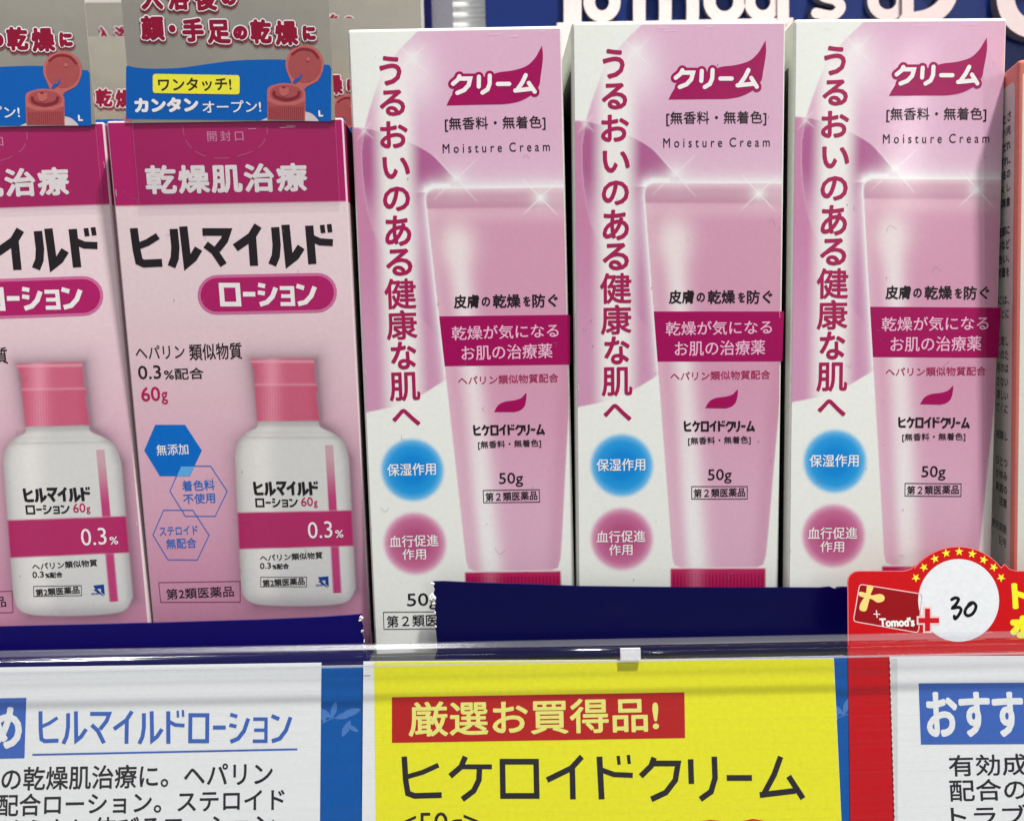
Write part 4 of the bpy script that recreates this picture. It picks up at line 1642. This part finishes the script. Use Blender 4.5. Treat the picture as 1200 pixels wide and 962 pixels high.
# its folded perforated left margin
q = Ink(H_STRIP, 0.5)
q.poly([(1043.5, 771.5), (1051.5, 771.5), (1052, 990), (1050, 990)])
q.build('torn_margin', mat('margin_paper', ink(205, 206, 204), rough=.6), wc, Strip(0.05))
PW = Strip(0.05)
q = Ink(H_STRIP, 1)
q.poly([(1076.3, 800.2), (1290, 799), (1290, 871), (1079, 872)])
q.build('heading_box', T_BLUE, wc, PW)
q = Ink(H_STRIP, 2)
for ch, x0 in (('お', 1085), ('す', 1123.5), ('す', 1162.5), ('め', 1202)):
    q.text(ch, x0, 810, x0 + 37, 863, bold=0.34, n=10)
q.build('heading_lettering', MATS['heading_white_ink'], wc, PW)
q = Ink(H_STRIP, 1)
q.text('有効成分ヘパリン', 1111.5, 881.5, 1360, 907, bold=0.075, n=6)
q.text('配合のお肌の', 1112.5, 911, 1297, 937, bold=0.075, n=6)
q.text('トラブルに', 1114, 942, 1268, 966, bold=0.075, n=6)
q.build('description_lettering', T_BLACK, wc, PW)

# ------------------------------------------------------------------ header sign behind the cartons
YS = 84.0
M_SBLUE = mat('sign_blue', ink(12, 36, 98), rough=0.35, bump=.1)
M_SLET = mat('sign_letter_plastic', ink(222, 206, 204), rough=0.4, bump=.1)
M_SEDGE = mat('sign_letter_side_shade', ink(96, 92, 104), rough=0.5, bump=.1)  # letter sides coloured darker than the faces, standing in for their shadow edge
sg = empty('shop_sign', (0, 0, 0))
tag(sg, 'blue shop sign with raised pinkish white lettering standing behind the cartons', 'sign')
xl, zt = at(567, -60, YS)
xr, zb = at(1260, 330, YS)
block('sign_board', xl, 235, YS, YS + 3, zb, zt + 20, M_SBLUE, sg, bev=0.3)


def sign_stroke(pts, w_px, name, smooth=True, rnd=True):
    """raised cut-out letter, points as seen at the sign's own distance"""
    P_ = catmull(pts, 6) if smooth and len(pts) > 2 else [np.array(p, float) for p in pts]
    uv = [at(p[0], p[1], YS - 2.2) for p in P_]
    w = w_px * (YS - 2.2 - CAM_LOC[1]) / 964
    L = []
    n = len(uv)
    Pv = [np.array(p) for p in uv]
    A, B = [], []
    for i in range(n):
        a, c = Pv[max(i - 1, 0)], Pv[min(i + 1, n - 1)]
        d = (c - a) / np.hypot(*(c - a))
        nn_ = np.array([-d[1], d[0]])
        A.append(Pv[i] + nn_ * w / 2)
        B.append(Pv[i] - nn_ * w / 2)
    out = A[:]
    if rnd:
        d = (Pv[-1] - Pv[-2]) / np.hypot(*(Pv[-1] - Pv[-2]))
        a0 = math.atan2(d[1], d[0])
        out += [Pv[-1] + w / 2 * np.array([math.cos(a0 + math.pi / 2 - t), math.sin(a0 + math.pi / 2 - t)]) for t in np.linspace(.2, math.pi - .2, 6)]
    out += B[::-1]
    return out, P_, w


LETTERS = [0]


def sign_letter(strokes, name='letter'):
    LETTERS[0] += 1
    V, F, MI = [], [], []
    for pts, w_px in [q_ for q_ in strokes if q_[0][0] == 'ring']:
        _, cx, cy, rx, ry = pts
        n = 40
        b0 = len(V)
        for (dr, yy) in ((w_px / 2, YS - 2.2), (-w_px / 2, YS - 2.2), (w_px / 2, YS), (-w_px / 2, YS)):
            for k in range(n):
                a = 2 * math.pi * k / n
                x, z = at(cx + (rx + dr) * math.cos(a), cy + (ry + dr) * math.sin(a), YS - 2.2)
                V.append((x * MM, yy * MM, z * MM))
        for k in range(n):
            j = (k + 1) % n
            F.append((b0 + k, b0 + j, b0 + n + j, b0 + n + k))
            MI.append(0)
            F.append((b0 + k, b0 + j, b0 + 2 * n + j, b0 + 2 * n + k))
            MI.append(1)
            F.append((b0 + n + k, b0 + n + j, b0 + 3 * n + j, b0 + 3 * n + k))
            MI.append(1)
    strokes = [q_ for q_ in strokes if q_[0][0] != 'ring']
    for j, (pts, w_px) in enumerate(strokes):
        out, _, w = sign_stroke(pts, w_px, name)
        n = len(out)
        b0 = len(V)
        yf = YS - 2.23 - 0.02 * j - 0.13 * LETTERS[0]
        for p in out:
            V.append((p[0] * MM, yf * MM, p[1] * MM))
        for p in out:
            V.append((p[0] * MM, YS * MM, p[1] * MM))
        from mathutils.geometry import tessellate_polygon
        for t in tessellate_polygon([[Vector((p[0], p[1], 0)) for p in out]]):
            F.append(tuple(b0 + i for i in t))
            MI.append(0)
        for i in range(n):
            k = (i + 1) % n
            F.append((b0 + i, b0 + k, b0 + n + k, b0 + n + i))
            MI.append(1)
    o = link_mesh(name, V, F, M_SLET, sg)
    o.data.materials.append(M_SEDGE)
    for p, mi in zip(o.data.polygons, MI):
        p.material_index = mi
    import bmesh
    bm = bmesh.new()
    bm.from_mesh(o.data)
    bmesh.ops.recalc_face_normals(bm, faces=bm.faces[:])
    bm.to_mesh(o.data)
    bm.free()
    return o


def oval(cx, cy, rx, ry, n=20, a0=0, a1=360):
    return [(cx + rx * math.cos(RAD(a)), cy + ry * math.sin(RAD(a))) for a in np.linspace(a0, a1, n)]


sign_letter([([(671, -60), (671, 34)], 20), ([(640, -52), (702, -52)], 20)])                                  # T
sign_letter([(('ring', 705.5, 3, 15, 16.5), 13.5)])                                                             # o
sign_letter([([(749, -22), (749, 34)], 14), ([(749, -2), (758, -16), (772, -16), (779, -4), (779, 34)], 14),
             ([(779, -2), (788, -16), (803, -16), (811, -4), (811, 34)], 14)])                               # m
sign_letter([(('ring', 849, 2, 17.5, 18.5), 14)])                                                               # o
sign_letter([(('ring', 894, 2, 15.5, 17), 13), ([(917, -70), (917, 24)], 13)])                                  # d
sign_letter([([(938, -56), (933, -38)], 11)])                                                               # apostrophe
sign_letter([([(986, -18), (970, -22), (957, -14), (963, -3), (978, 2), (984, 11), (974, 20), (955, 17)], 11)])  # s
sign_letter([(('ring', 1040, 1, 17, 17), 13), ([(1062, -70), (1062, 40)], 13)])                                 # d
sign_letter([([(1084, -60), (1104, -40), (1112, -15), (1105, 8), (1086, 22), (1060, 27)], 18)])              # bow
sign_letter([([(1250, -50), (1205, -45), (1180, -25), (1176, 5), (1188, 28), (1215, 38), (1260, 36)], 20)])  # bow
# pale sill under the lettering
xa, za = at(652, 29, YS - 1)
xb2, zb2 = at(928, 30, YS - 1)
block('sign_sill', xa, xb2, YS - 2.6, YS - 0.05, za - 30, za, M_SLET, sg, bev=0.3)

# left of the sign: grey divider with navy edge, bright ribbed panel
xg0, zg = at(503, -40, 84)
xg1, _ = at(529, -40, 84)
dv = empty('shelf_divider', (0, 0, 0))
block('divider_panel', xg0, xg1, 84, 86, 0, zg + 5, mat('divider_grey', ink(120, 118, 128), rough=.5), dv, bev=.2)
xn0, _ = at(495, -40, 80)
xn1, _ = at(504, -40, 80)
block('navy_edge', xn0, xn1, 80, 83, 0, zg + 5, M_NAVY, dv, bev=.2)
tag(dv, 'grey upright divider with navy front edge between the lotion headers and the sign', 'shelf divider')
bp_ = empty('white_bracket', (0, 0, 0))
xw0, _ = at(524, 10, 92)
xw1, _ = at(576, 10, 92)
M_BR = mat('bracket_white', ink(244, 242, 234, 1.2), rough=.3)
block('panel', xw0, xw1, 92, 94, 0, zg + 8, M_BR, bp_, bev=.2)
for py in (-18, -6, 6, 18, 30):
    _, zz = at(550, py, 92)
    block('rib', xw0 + 1, xw1 - 1, 91.4, 91.95, zz - 1.0, zz + 0.4, M_BR, bp_, bev=.3)
tag(bp_, 'bright white ribbed upright standing left of the blue sign', 'bracket')
